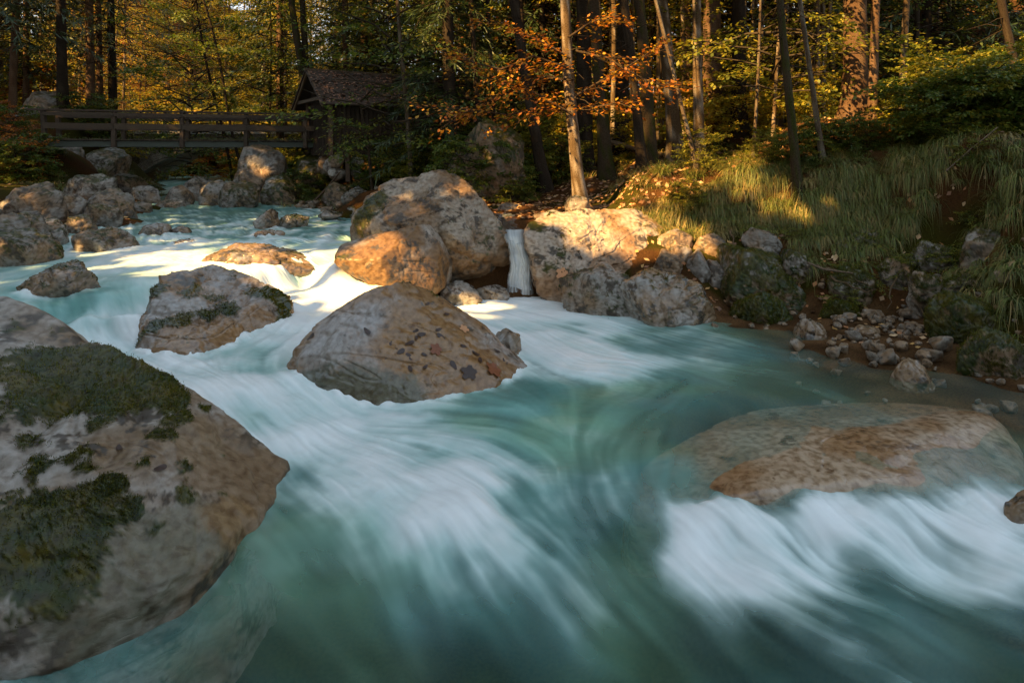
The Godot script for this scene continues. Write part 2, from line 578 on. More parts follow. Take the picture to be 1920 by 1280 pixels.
const LEVELS := [[300, 1200, -0.22], [700, 1270, -0.3], [1000, 1270, -0.3], [1400, 1270, -0.34], [1900, 1270, -0.35], [600, 1100, -0.14], [900, 1150, -0.18], [1200, 1150, -0.22], [600, 960, -0.03], [750, 900, 0.03], [850, 950, 0.03],
	[950, 1000, -0.06], [700, 800, 0.02], [850, 800, 0.05], [1000, 800, 0.05], [1000, 900, 0.02], [1120, 900, 0.0], [1150, 1000, -0.1], [1000, 740, 0.07], [600, 850, 0.0], [560, 800, 0.09], [520, 760, 0.2], [470, 730, 0.29], [400, 705, 0.33],
	[480, 660, 0.35], [420, 680, 0.34], [330, 700, 0.33], [560, 690, 0.3], [540, 640, 0.37], [560, 610, 0.42], [250, 665, 0.34], [200, 650, 0.36], [225, 650, 0.36], [150, 572, 0.8], [120, 640, 0.38], [170, 645, 0.37], [200, 572, 0.79], [90, 580, 0.78], [60, 565, 0.8], [100, 625, 0.42],
	[222, 628, 0.38], [235, 575, 0.77], [30, 545, 0.82], [180, 545, 0.82], [100, 520, 0.85], [250, 520, 0.86], [300, 490, 0.9], [200, 490, 0.89], [450, 500, 0.88], [480, 506, 0.89], [520, 562, 0.47], [580, 600, 0.44], [500, 478, 0.95],
	[560, 486, 0.92], [600, 472, 0.97], [640, 462, 1.0], [520, 499, 0.91], [560, 550, 0.5], [600, 562, 0.52], [640, 552, 0.52], [680, 540, 0.5], [640, 488, 0.96], [400, 450, 1.0], [300, 460, 0.94], [500, 450, 1.03], [600, 440, 1.04],
	[620, 425, 1.02], [450, 425, 1.02], [300, 435, 1.01], [350, 410, 1.03], [550, 410, 1.03], [650, 403, 1.03], [250, 425, 1.02], [400, 399, 1.05], [600, 400, 1.03], [620, 395, 1.1], [560, 395, 1.1], [450, 391, 1.08], [300, 390, 1.08],
	[870, 575, 0.12], [960, 570, 0.13], [1050, 590, 0.12], [1000, 620, 0.12], [1100, 640, 0.11], [1000, 660, 0.1], [1200, 640, 0.1], [1350, 640, 0.09], [1500, 660, 0.08], [1650, 690, 0.08], [1800, 740, 0.08], [1900, 780, 0.06],
	[1300, 690, 0.09], [1100, 700, 0.1], [1200, 740, 0.08], [1400, 730, 0.1], [1600, 770, 0.13], [1450, 820, 0.13], [1600, 850, 0.12], [1300, 850, 0.08], [1750, 850, 0.08], [1900, 880, 0.03], [1350, 930, 0.05], [1500, 922, 0.07],
	[1650, 922, 0.06], [1800, 930, 0.0], [1300, 985, -0.1], [1450, 985, -0.08], [1600, 990, -0.1], [1800, 990, -0.12], [1350, 1080, -0.24], [1550, 1080, -0.27], [1750, 1100, -0.3], [1200, 930, 0.0], [1180, 980, -0.07], [1240, 1030, -0.17]]

const FOAM := [[600, 560, 1], [620, 590, 1], [560, 530, 0.9], [650, 560, 1], [680, 530, 0.9], [540, 505, 0.7], [500, 520, 0.85], [560, 600, 1], [520, 640, 0.75], [450, 660, 0.35], [480, 680, 0.4], [360, 700, 0.75], [420, 725, 0.85], [500, 745, 0.8], [560, 790, 0.75],
	[600, 830, 0.8], [650, 800, 0.85], [700, 790, 0.55], [480, 790, 0.5], [700, 850, 0.75], [800, 850, 0.5], [640, 930, 0.6], [760, 920, 0.8], [830, 900, 0.75], [850, 960, 1.05], [780, 960, 0.95], [920, 990, 0.8], [950, 1050, 0.6], [1020, 1100, 0.42],
	[850, 1050, 0.42], [1000, 950, 0.3], [700, 1000, 0.35], [600, 1000, 0.2], [560, 900, 0.5], [500, 1000, 0.1], [600, 1100, 0.1], [800, 1130, 0.18], [1000, 1200, 0.08], [700, 1200, 0.02], [900, 1270, 0], [500, 1200, 0], [1200, 1270, 0],
	[900, 800, 0.22], [1000, 800, 0.18], [1000, 740, 0.1], [1100, 850, 0.22], [1150, 950, 0.3], [1200, 1050, 0.05], [1100, 1050, 0.32], [1300, 985, 1.05], [1400, 975, 0.95], [1550, 965, 1.0], [1700, 975, 0.9], [1650, 952, 0.9], [1850, 990, 0.85],
	[1280, 1060, 0.95], [1400, 1080, 0.75], [1500, 1060, 0.6], [1600, 1050, 0.5], [1700, 1040, 0.6], [1500, 1150, 0.4], [1700, 1130, 0.3], [1800, 1080, 0.5], [1900, 1060, 0.55], [1750, 1200, 0.08], [1450, 1220, 0.1], [1900, 1250, 0.0],
	[1250, 1150, 0.2], [1210, 1000, 0.05], [1350, 850, 0.02], [1500, 850, 0], [1600, 850, 0], [1450, 780, 0.02], [1750, 850, 0.12], [1850, 850, 0.08], [1700, 740, 0.18], [1480, 915, 0.05], [1620, 905, 0.05], [1300, 920, 0.02], [900, 580, 0.8], [980, 565, 1.05],
	[1000, 590, 0.8], [1100, 620, 0.6], [950, 610, 0.72], [1050, 640, 0.7], [1000, 650, 0.75], [1100, 690, 0.85], [1160, 680, 0.65], [1200, 640, 0.35], [1300, 650, 0.28], [1300, 720, 0.12], [1400, 680, 0.25], [1530, 685, 0.2], [1200, 740, 0.15],
	[1300, 760, 0.08], [1100, 760, 0.12], [1500, 640, 0.02], [1600, 670, 0], [1750, 720, 0], [1850, 740, 0.1], [200, 640, 0.75], [170, 600, 0.6], [230, 620, 0.65], [120, 580, 0.3], [60, 560, 0.3], [150, 555, 0.25], [250, 520, 0.45], [200, 500, 0.6],
	[300, 500, 0.7], [330, 482, 0.85], [250, 485, 0.85], [100, 495, 0.4], [400, 470, 0.5], [450, 500, 0.85], [480, 540, 0.9], [400, 440, 0.4], [550, 440, 0.4], [620, 440, 0.45], [600, 470, 0.5], [560, 490, 0.4], [500, 420, 0.35], [400, 415, 0.35],
	[300, 420, 0.35], [350, 400, 0.25], [600, 402, 0.4], [450, 392, 0.15]]

const SILT := [[1000, 800, 0.85], [800, 1000, 0.9], [1200, 900, 0.75], [1100, 700, 0.85], [1300, 700, 0.6], [1450, 725, 0.28], [1600, 700, 0.1], [1800, 760, 0.08], [1500, 850, 0.14], [1350, 850, 0.2], [1230, 930, 0.3], [1250, 980, 0.3], [1650, 850, 0.15], [1850, 880, 0.25],
	[1500, 640, 0.12], [1350, 650, 0.5], [500, 960, 0.5], [440, 1050, 0.5], [600, 1000, 0.6], [600, 1200, 0.16], [900, 1250, 0.12], [1300, 1230, 0.16], [1750, 1150, 0.35], [1900, 1250, 0.2], [400, 1270, 0.15], [350, 700, 0.85], [980, 720, 0.5], [1020, 690, 0.5], [400, 450, 0.7], [600, 405, 0.55], [350, 405, 0.5], [450, 420, 0.55], [600, 570, 1], [100, 530, 0.85], [300, 1180, 0.4], [900, 1100, 0.6], [1150, 1150, 0.45], [650, 1100, 0.45]]  # kept low along the near edge so the darkened bed shows through

const FLOWS := [
	[[640, 396], [600, 440], [565, 475], [580, 520], [600, 570], [540, 620], [450, 670], [440, 710], [520, 780], [610, 830], [750, 880], [900, 960], [1050, 1100], [1200, 1270]],
	[[320, 396], [350, 440], [300, 480], [200, 520], [170, 560], [200, 640], [300, 690], [420, 720], [520, 790], [620, 900], [720, 1000], [850, 1270]],
	[[450, 394], [450, 430], [420, 470], [470, 510], [560, 580]],
	[[890, 575], [1000, 595], [1100, 620], [1300, 680], [1530, 715], [1720, 790], [1850, 900], [1910, 960]],
	[[930, 600], [1000, 640], [1080, 690], [1190, 690], [1300, 715], [1400, 745]],
	[[1330, 712], [1240, 740], [1150, 780], [1100, 850], [1120, 950], [1220, 1080], [1400, 1270]],
	[[680, 790], [800, 790], [950, 800], [1060, 850]],
	[[1350, 760], [1350, 850], [1310, 950], [1400, 1030], [1600, 1130], [1800, 1240]],
	[[1560, 770], [1540, 850], [1480, 940], [1560, 1030], [1750, 1120], [1900, 1180]],
	[[1650, 800], [1690, 930], [1780, 1000], [1910, 1060]],
	[[420, 1080], [520, 1150], [650, 1270]]]

func stream_edge(z: float, table: Array) -> float:
	for k in table.size() - 1:
		if z >= table[k + 1][0]:
			return lerpf(table[k][1], table[k + 1][1], clampf((z - table[k][0]) / (table[k + 1][0] - table[k][0]), 0, 1))
	return table[-1][1]

const EDGE_A := [[-1.6, -4.2], [-8.0, -8.0], [-12.0, -10.6], [-24.0, -17.5], [-50.0, -24.0]]
const EDGE_B := [[-1.6, 4.2], [-5.0, 6.2], [-8.0, 8.0], [-10.0, 7.5], [-13.0, 1.2], [-20.0, -3.0], [-50.0, -8.0]]

func water_grids() -> void:
	var lx := PackedFloat32Array(); var lz := PackedFloat32Array(); var lv := PackedFloat32Array()
	for q in LEVELS:
		var p := on_level(q[0], q[1], q[2])
		lx.append(p.x); lz.append(p.z); lv.append(q[2])
	for q in [[-9, -24, 1.1], [-11, -22, 1.1], [-13, -30, 1.2], [-14, -36, 1.35], [-15, -44, 1.5], [-15, -50, 1.6]]:
		lx.append(q[0]); lz.append(q[1]); lv.append(q[2])
	var level_at := func(x: float, z: float) -> float:
		var sw := 0.0
		var sv := 0.0
		for k in lx.size():
			var e := (lx[k] - x) * (lx[k] - x) + (lz[k] - z) * (lz[k] - z) + 0.03
			e = 1.0 / (e * e)
			sw += e; sv += e * lv[k]
		return sv / sw
	# pixels to the surface by a few steps of its level
	var drop := func(px: float, py: float) -> Vector3:
		var l := 0.2 if py > 480 else 1.0
		var p := Vector3.ZERO
		for k in 6:
			p = on_level(px, py, l)
			l = lerpf(l, level_at.call(p.x, p.z), 0.7)
		return p
	var fx := PackedFloat32Array(); var fz := PackedFloat32Array(); var fv := PackedFloat32Array()
	for q in FOAM:
		var p: Vector3 = drop.call(q[0], q[1])
		fx.append(p.x); fz.append(p.z); fv.append(q[2])
	for q in [[-10, -24, 0.2], [-13, -30, 0.3], [-15, -44, 0.3]]:
		fx.append(q[0]); fz.append(q[1]); fv.append(q[2])
	var sx := PackedFloat32Array(); var sz := PackedFloat32Array(); var sv_ := PackedFloat32Array()
	for q in SILT:
		var p: Vector3 = drop.call(q[0], q[1])
		sx.append(p.x); sz.append(p.z); sv_.append(q[2])
	var dx := PackedFloat32Array(); var dz := PackedFloat32Array(); var du := PackedFloat32Array(); var dv := PackedFloat32Array()
	for line in FLOWS:
		for k in line.size() - 1:
			var a: Vector3 = drop.call(line[k][0], line[k][1])
			var b: Vector3 = drop.call(line[k + 1][0], line[k + 1][1])
			var t := Vector3(b.x - a.x, 0, b.z - a.z)
			var steps := clampi(int(t.length() / 0.5), 1, 6)
			t = t.normalized()
			for s in steps:
				var p := a.lerp(b, (s + 0.5) / steps)
				dx.append(p.x); dz.append(p.z); du.append(t.x); dv.append(t.z)
	var total := W_NX * W_NZ
	w_level.resize(total); w_foam.resize(total); w_silt.resize(total); w_fx.resize(total); w_fz.resize(total)
	w_level.fill(0.5); w_foam.fill(0.2); w_silt.fill(0.7); w_fz.fill(1.0)
	for j in W_NZ:
		var z := W_Z0 - j * W_CELL
		var xa := stream_edge(z, EDGE_A) - 0.6
		var xb := stream_edge(z, EDGE_B) + 0.6
		for i in W_NX:
			var x := W_X0 + i * W_CELL
			if x < xa or x > xb: continue
			var id := j * W_NX + i
			var sw := 0.0
			var sv := 0.0
			for k in lx.size():
				var ex := lx[k] - x
				var ez := lz[k] - z
				var e := ex * ex + ez * ez + 0.03
				e = 1.0 / (e * e)
				sw += e; sv += e * lv[k]
			w_level[id] = sv / sw
			sw = 0.0; sv = 0.0
			for k in fx.size():
				var ex := fx[k] - x
				var ez := fz[k] - z
				var e := ex * ex + ez * ez + 0.008
				e = 1.0 / (e * e)
				sw += e; sv += e * fv[k]
			w_foam[id] = sv / sw
			if z > -26.0:
				sw = 0.0; sv = 0.0
				for k in sx.size():
					var ex := sx[k] - x
					var ez := sz[k] - z
					var e := ex * ex + ez * ez + 0.05
					e = 1.0 / (e * e)
					sw += e; sv += e * sv_[k]
				w_silt[id] = sv / sw
			var su := 0.0
			var st := 0.0
			for k in dx.size():
				var ex := dx[k] - x
				var ez := dz[k] - z
				var e := ex * ex + ez * ez + 0.05
				e = 1.0 / (e * e)
				su += e * du[k]; st += e * dv[k]
			var l := sqrt(su * su + st * st) + 1e-9
			w_fx[id] = su / l; w_fz[id] = st / l

# smooth sampling (quadratic B-spline)
func sample(g: PackedFloat32Array, x: float, z: float) -> float:
	var u := clampf((x - W_X0) / W_CELL, 1.0, W_NX - 2.0)
	var v := clampf((W_Z0 - z) / W_CELL, 1.0, W_NZ - 2.0)
	var i := int(u + 0.5)
	var j := int(v + 0.5)
	u -= i; v -= j
	var a0 := 0.5 * (0.5 - u) * (0.5 - u)
	var a1 := 0.75 - u * u
	var a2 := 0.5 * (0.5 + u) * (0.5 + u)
	var k := (j - 1) * W_NX + i
	var r0 := a0 * g[k - 1] + a1 * g[k] + a2 * g[k + 1]
	k += W_NX
	var r1 := a0 * g[k - 1] + a1 * g[k] + a2 * g[k + 1]
	k += W_NX
	var r2 := a0 * g[k - 1] + a1 * g[k] + a2 * g[k + 1]
	return 0.5 * (0.5 - v) * (0.5 - v) * r0 + (0.75 - v * v) * r1 + 0.5 * (0.5 + v) * (0.5 + v) * r2

# noise drawn out along the flow
func streak(x: float, z: float, n: FastNoiseLite, step: float, count: int) -> float:
	var s := n.get_noise_2d(x, z)
	for way: float in [-1.0, 1.0]:
		var px := x
		var pz := z
		for k in count:
			var i := clampi(int((px - W_X0) / W_CELL + 0.5), 0, W_NX - 1)
			var j := clampi(int((W_Z0 - pz) / W_CELL + 0.5), 0, W_NZ - 1)
			var id := j * W_NX + i
			px += w_fx[id] * step * way
			pz += w_fz[id] * step * way
			s += n.get_noise_2d(px, pz)
	return s / (2 * count + 1)

const W_COLS := 620
const W_ROWS := 470
var flow_noise := []

func water_row(j: int) -> Array:
	var v := PackedVector3Array()
	var c := PackedColorArray()
	var f := float(j) / W_ROWS
	var z := -1.0 / lerpf(1.0 / 1.7, 1.0 / 46.0, f)
	z = lerpf(z, -1.7 - 15.0 * f, 0.35 * (1.0 - smoothstep(0.9, 1.0, f)))
	var xa := stream_edge(z, EDGE_A)
	var xb := stream_edge(z, EDGE_B)
	var far := clampf(-z / 7.0, 0.6, 4.0)
	var upper := smoothstep(-11.5, -13.5, z)
	var near_rocks := []
	for r in wet_rocks:
		if absf(r.c.z - z) < r.s * 1.6 + 0.3: near_rocks.append(r)
	for i in W_COLS + 1:
		var x := lerpf(xa, xb, float(i) / W_COLS)
		var level := sample(w_level, x, z)
		var foam := sample(w_foam, x, z)
		var silt := sample(w_silt, x, z)
		# white water heaped against the rocks
		var p := Vector3(x, level, z)
		for r in near_rocks:
			var q: Vector3 = p - r.c
			var l := q.length()
			if l < r.s * 1.9:
				var gap := l - rock_radius(r, q / l)
				if gap > -0.1 and gap < 0.35: foam = maxf(foam, foam * 0.7 + r.get("froth", 0.42) * exp(-maxf(gap, 0.0) / 0.09) * (0.8 + 1.2 * noise_a.get_noise_2d(x * 3.0, z * 3.0)))
		var thread := streak(x, z, flow_noise[0], 0.028 * far, 8) * 2.6
		var s := streak(x, z, flow_noise[1], 0.055 * far, 7) * 2.4
		var t := streak(x, z, flow_noise[2], 0.1 * far, 4) * 1.5
		var cloud := noise_a.get_noise_2d(x * 1.1, z * 1.1 + 20.0)
		var mix := 0.2 + 1.7 * maxf(foam, 0.0) * (1.2 - foam)
		var k := foam + (1.0 + 1.3 * upper) * (0.06 * thread + 0.17 * s + 0.27 * t + 0.34 * cloud) * mix
		var white := smoothstep(0.16, 0.98, k)
		level += 0.022 * t * (0.3 + foam) + (0.005 * s + 0.0016 * thread) * (0.25 + foam) + 0.06 * white * maxf(foam, 0.0) + (0.012 + 0.03 * upper) * noise_a.get_noise_2d(x * 1.3, z * 1.3) + 0.025 * upper * noise_a.get_noise_2d(x * 4.0, z * 3.0)
		v.append(Vector3(x, level, z))
		var body := Color(0.13, 0.36, 0.32).lerp(Color(0.17, 0.38, 0.24), smoothstep(-0.1, 0.4, noise_a.get_noise_2d(x * 0.5 + 3.0, z * 0.5)))
		body = body.lerp(Color(0.26, 0.5, 0.48), clampf(foam * 1.5, 0, 1))
		var froth := Color(0.84, 0.9, 0.91) * clampf(0.93 + 0.1 * thread + 0.11 * s, 0.6, 1.06)
		var col := body.lerp(froth, white)
		col.a = clampf(silt * 1.05 * (1.0 + 0.5 * t + 0.25 * s) + white, 0.06, 1.0)
		c.append(col)
	return [v, c]

var wet_rocks := []

func make_water() -> void:
	flow_noise = [make_noise(63, 15.0, 2), make_noise(61, 6.5, 2), make_noise(62, 2.2, 3)]
	var out := []
	out.resize(W_ROWS + 1)
	var work := func(j: int): out[j] = water_row(j)
	WorkerThreadPool.wait_for_group_task_completion(WorkerThreadPool.add_group_task(work, W_ROWS + 1, -1, true))
	var b := Build.new()
	for q in out:
		b.v.append_array(q[0])
		b.c.append_array(q[1])
	b.n.resize(b.v.size())
	var w := W_COLS + 1
	for j in W_ROWS + 1:
		for i in w:
			var x0 := b.v[j * w + maxi(i - 1, 0)]
			var x1 := b.v[j * w + mini(i + 1, W_COLS)]
			var z0 := b.v[maxi(j - 1, 0) * w + i]
			var z1 := b.v[mini(j + 1, W_ROWS) * w + i]
			var nn := (x1 - x0).cross(z0 - z1)
			b.n[j * w + i] = -nn.normalized() if nn.y < 0 else nn.normalized()
	for j in W_ROWS:
		for i in W_COLS:
			var a := j * w + i
			b.ix.append_array(PackedInt32Array([a, a + w, a + 1, a + 1, a + w, a + w + 1]))
	single("stream_water", b.mesh(), mats.water, "turquoise mountain stream streaked with white foam between the boulders", "water", "", "structure")

# ------------------------------------------------------------------ boulders

func many(rows: Array) -> Array:
	return rows.map(func(q): return at(q[0], q[1], q[2]))

func sunk(points: Array, y: float, out := 1.06) -> Array:
	var c := Vector3.ZERO
	for p in points: c += p
	c /= points.size()
	var r := points.duplicate()
	for p in points:
		if p.y < 0.7: r.append(Vector3(c.x + (p.x - c.x) * out, y, c.z + (p.z - c.z) * out))
	return r

func spots_on(r: Dictionary, rows: Array) -> void:
	for q in rows: r.spots.append([rock_hit(r, q[0], q[1]), q[2], q[3]])

func big_rock(called: String, key: String, points: Array, res: int, label: String, look: Dictionary, spots: Array, mat := "limestone", tints := []) -> void:
	var r := rock_of(points, look)
	for q in tints: r.tints.append([rock_hit(r, q[0], q[1]), q[2], q[3], q[4]])
	spots_on(r, spots)
	r.node = single(called, null, mats[mat], label, "boulder")
	rock_later(r, res, r.node)
	rocks[key] = r
	if key != "ledge": wet_rocks.append(r)
	r.froth = {"sunken": 0.0, "near": 0.16, "middle": 0.34}.get(key, 0.42)

func make_boulders() -> void:
	big_rock("boulder", "near", sunk(many([[-150, 515, 6.6], [0, 545, 6.35], [130, 612, 6.15], [270, 683, 5.95], [400, 783, 5.8], [470, 818, 5.72], [553, 878, 5.62], [535, 935, 5.2], [460, 1018, 4.65], [400, 1060, 4.35], [300, 1112, 4.1], [180, 1160, 3.85], [0, 1220, 3.6], [-150, 1235, 3.5]])
		+ [Vector3(-6, 0.5, -8), Vector3(-3.4, -0.4, -7.4), Vector3(-2, -0.5, -6.4), Vector3(-7, 0.6, -6.2), Vector3(-7, -0.8, -4.2)], -0.9, 1.0), 120,
		"huge pale grey boulder with dark moss patches, sloping into the pool", {"k": 90.0, "chips": 7, "moss": -0.74, "warm": -0.14, "stain": -0.06, "rough": 0.75, "low": 0.02, "pale": Color(0.36, 0.335, 0.31), "ochre": Color(0.25, 0.18, 0.115)},
		[[60, 690, 0.3, 1.05], [150, 680, 0.28, 1.1], [210, 690, 0.3, 1.2], [270, 730, 0.28, 1.2], [310, 740, 0.2, 1.1], [40, 760, 0.3, 0.85], [120, 745, 0.28, 0.9], [200, 760, 0.2, 0.8], [330, 780, 0.13, 0.9], [100, 985, 0.26, 1.1], [180, 960, 0.26, 1.1], [30, 960, 0.22, 1.0], [40, 1040, 0.25, 0.9],
		[120, 1010, 0.24, 0.9], [345, 885, 0.1, 1.0], [350, 930, 0.1, 1.0], [160, 860, 0.13, 0.85], [60, 880, 0.12, 0.85], [250, 960, 0.1, 0.8], [20, 620, 0.14, 0.7], [310, 700, 0.1, 0.9], [380, 770, 0.06, 0.9], [290, 990, 0.08, 0.8], [300, 820, 0.12, 0.7], [60, 830, 0.11, 0.95], [260, 870, 0.08, 0.95], [200, 910, 0.1, 1.0], [420, 930, 0.06, 0.95], [130, 1080, 0.2, 0.95], [50, 1120, 0.25, 1.0], [15, 1010, 0.2, 1.0], [180, 800, 0.09, 0.9], [100, 620, 0.1, 0.85], [240, 660, 0.1, 0.9]],
		"limestone", [[430, 870, 0.5, Color(0.25, 0.175, 0.11), 0.9], [490, 900, 0.35, Color(0.22, 0.15, 0.09), 0.9], [370, 830, 0.28, Color(0.27, 0.2, 0.13), 0.8], [360, 1000, 0.3, Color(0.19, 0.18, 0.13), 0.8], [200, 1090, 0.45, Color(0.17, 0.165, 0.12), 0.8], [430, 980, 0.22, Color(0.27, 0.17, 0.08), 0.8]])
	big_rock("boulder", "middle", many([[740, 518, 8.2], [700, 534, 8.1], [795, 533, 8.4], [608, 592, 7.9], [556, 630, 7.7], [532, 680, 7.5], [875, 583, 8.6], [935, 638, 8.45], [980, 665, 8.35], [1008, 698, 8.15], [560, 705, 7.12], [602, 688, 7.1], [720, 712, 7.12], [855, 745, 7.25],
		[552, 745, 7.08], [598, 785, 6.92], [700, 782, 6.95], [855, 765, 7.15], [945, 738, 7.5]]) + [Vector3(-1.4, -0.5, -9.2), Vector3(0.2, -0.5, -9.3), Vector3(-2.3, -0.5, -8.1), Vector3(0.35, -0.6, -8), Vector3(-0.6, -0.6, -6.9), Vector3(-2.3, -0.6, -7), Vector3(-0.95, 0.7, -9)], 120,
		"large brown boulder in mid stream with wet fallen leaves stuck to its sloping face", {"k": 90.0, "chips": 34, "moss": -1.05, "warm": 0.12, "stain": -0.2, "rough": 0.55, "low": 0.05, "pale": Color(0.32, 0.29, 0.27), "ochre": Color(0.28, 0.17, 0.085)},
		[[705, 535, 0.14, 1.0], [760, 530, 0.12, 0.9], [810, 550, 0.12, 0.9], [655, 675, 0.08, 1.0], [680, 540, 0.1, 0.8]], "wet_limestone",
		[[850, 680, 0.55, Color(0.31, 0.185, 0.09), 0.85], [780, 620, 0.45, Color(0.3, 0.18, 0.085), 0.85], [930, 695, 0.35, Color(0.29, 0.17, 0.085), 0.85], [690, 600, 0.2, Color(0.36, 0.35, 0.35), 0.8], [610, 665, 0.3, Color(0.33, 0.32, 0.31), 0.8], [640, 745, 0.34, Color(0.12, 0.125, 0.09), 0.9], [750, 755, 0.3, Color(0.13, 0.13, 0.09), 0.9], [580, 730, 0.22, Color(0.13, 0.14, 0.11), 0.9], [700, 735, 0.25, Color(0.14, 0.13, 0.09), 0.8]])
	big_rock("boulder", "mossy", sunk(many([[238, 660, 8.1], [246, 602, 8.5], [298, 507, 8.9], [345, 494, 9.1], [400, 494, 9.3], [442, 517, 9.3], [470, 534, 9.35], [522, 536, 9.3], [547, 562, 9.3], [550, 608, 9.1], [484, 645, 8.35], [420, 667, 7.95], [350, 692, 7.5], [258, 686, 7.6], [262, 640, 7.85], [335, 600, 8.15], [420, 582, 8.5], [490, 560, 8.95]])
		+ [Vector3(-4.7, 0.3, -9.8), Vector3(-3.0, 0.3, -9.9)], -0.3), 100,
		"wet banded boulder with moss strips beside the splitting cascade", {"k": 90.0, "chips": 34, "moss": -0.6, "warm": 0.02, "stain": -0.12, "rough": 0.75, "low": 0.36, "pale": Color(0.29, 0.27, 0.26), "ochre": Color(0.26, 0.155, 0.075)},
		[[310, 515, 0.2, 1.1], [350, 505, 0.18, 1.0], [290, 545, 0.12, 1.0], [300, 610, 0.14, 1.0], [340, 602, 0.13, 1.0], [265, 632, 0.12, 1.0], [390, 590, 0.12, 1.0], [430, 580, 0.12, 1.0], [360, 550, 0.14, 0.9], [400, 560, 0.12, 0.9], [500, 548, 0.16, 1.1], [530, 565, 0.18, 1.1], [535, 600, 0.16, 1.0], [470, 550, 0.12, 0.8]], "wet_limestone",
		[[320, 655, 0.3, Color(0.34, 0.2, 0.09), 0.8], [420, 635, 0.32, Color(0.32, 0.19, 0.09), 0.8], [490, 605, 0.28, Color(0.33, 0.2, 0.1), 0.8], [300, 575, 0.22, Color(0.36, 0.37, 0.38), 0.8], [350, 575, 0.2, Color(0.38, 0.38, 0.38), 0.8]])
	big_rock("boulder", "back", many([[648, 440, 12.2], [665, 394, 12.4], [703, 347, 12.6], [760, 329, 12.7], [812, 309, 12.8], [852, 321, 12.7], [903, 367, 12.5], [946, 418, 12.3], [968, 460, 12.2], [968, 488, 12.2], [942, 513, 12.3], [880, 537, 12.4], [760, 450, 11.6], [850, 430, 11.5], [800, 378, 11.9], [905, 482, 11.6], [700, 420, 11.7], [700, 490, 12], [840, 524, 11.8]])
		+ [Vector3(-2.6, 1, -14.2), Vector3(0, 1, -14.2), Vector3(-1.3, 2.1, -14), Vector3(-2.6, 0.2, -13), Vector3(-0.6, 0.25, -13.5)], 96,
		"largest rounded pale boulder on the far side of the cascade, mossy flank", {"k": 80.0, "chips": 30, "moss": -0.62, "warm": 0.0, "stain": -0.05, "rough": 1.15, "low": 0.4, "pale": Color(0.36, 0.31, 0.25), "ochre": Color(0.24, 0.16, 0.095)},
		[[690, 390, 0.3, 1.0], [675, 425, 0.3, 1.1], [710, 370, 0.22, 0.8], [900, 470, 0.4, 0.6], [830, 460, 0.3, 0.5], [930, 430, 0.25, 0.6], [900, 390, 0.2, 0.5]])
	var slab := many([[616, 470, 10.6], [640, 457, 10.8], [700, 437, 11.0], [796, 421, 11.2], [820, 450, 11.2], [834, 492, 11.1], [828, 540, 11.0], [806, 556, 10.7], [740, 548, 10.4], [655, 522, 10.4], [620, 494, 10.4], [720, 478, 10.45]])
	for k in 8: slab.append(slab[k] + Vector3(0.1, -0.08, -0.75))
	big_rock("boulder", "slab", slab, 70, "brown angular slab leaning against the largest pale boulder", {"k": 90.0, "chips": 34, "moss": -0.75, "warm": 0.22, "stain": -0.1, "rough": 0.45, "low": 0.3, "pale": Color(0.38, 0.34, 0.3), "ochre": Color(0.22, 0.13, 0.06)}, [[640, 485, 0.2, 0.8], [790, 520, 0.18, 0.7]])
	big_rock("ledge_rock", "ledge", many([[983, 430, 11.9], [1008, 404, 12.3], [1060, 396, 12.5], [1120, 382, 12.8], [1180, 389, 12.9], [1250, 428, 12.6], [1275, 472, 12.3], [1212, 505, 11.9], [1100, 535, 11.4], [1060, 580, 11.3], [1008, 562, 11.5], [998, 500, 11.6], [1060, 440, 11.8], [1180, 440, 12.2], [1150, 484, 11.75]])
		+ [Vector3(0.4, 1.1, -13.4), Vector3(2.8, 1.4, -13.8), Vector3(0.5, -0.2, -12.2), Vector3(3, 0.4, -12.8), Vector3(0.9, -0.2, -11.3)], 90,
		"broad sunlit rock ledge beside the thin waterfall", {"k": 80.0, "chips": 30, "moss": -0.75, "warm": -0.02, "stain": -0.1, "rough": 1.1, "low": 0.15, "pale": Color(0.46, 0.39, 0.32), "ochre": Color(0.3, 0.19, 0.11)}, [[1060, 440, 0.16, 0.9], [1055, 470, 0.14, 0.9], [1010, 425, 0.18, 0.9], [1060, 520, 0.3, 0.8], [1110, 520, 0.25, 0.7], [1020, 500, 0.15, 0.8]])
	var low := []
	for q in [[1165, 880, 0.0], [1262, 830, 0.05], [1400, 765, 0.05], [1600, 750, 0.05], [1760, 765, 0.03], [1300, 895, 0.08], [1200, 890, 0.0], [1180, 960, -0.08], [1240, 1005, -0.2], [1360, 940, 0.1], [1500, 918, 0.14], [1665, 908, 0.14], [1690, 860, 0.18], [1500, 800, 0.17], [1380, 830, 0.13], [1930, 800, 0.03], [1930, 900, 0.0], [1780, 930, 0.02]]: low.append(on_level(q[0], q[1], q[2] - 0.08))
	big_rock("boulder", "sunken", sunk(low, -0.8, 1.02), 90, "flat brown boulder lying just under the water above the white spill", {"k": 30.0, "moss": -2.0, "warm": 0.0, "stain": -0.25, "rough": 0.22, "pale": Color(0.45, 0.34, 0.24), "ochre": Color(0.33, 0.2, 0.11), "dark": Color(0.16, 0.1, 0.06)}, [], "wet_limestone")
	for o in [rocks.sunken]: o.node.set_meta("category", "boulder")

	# x0, y0, x1, y1 in the picture, distance, moss, warmth, resolution, label, material
	var pale := Color(0.42, 0.4, 0.37)
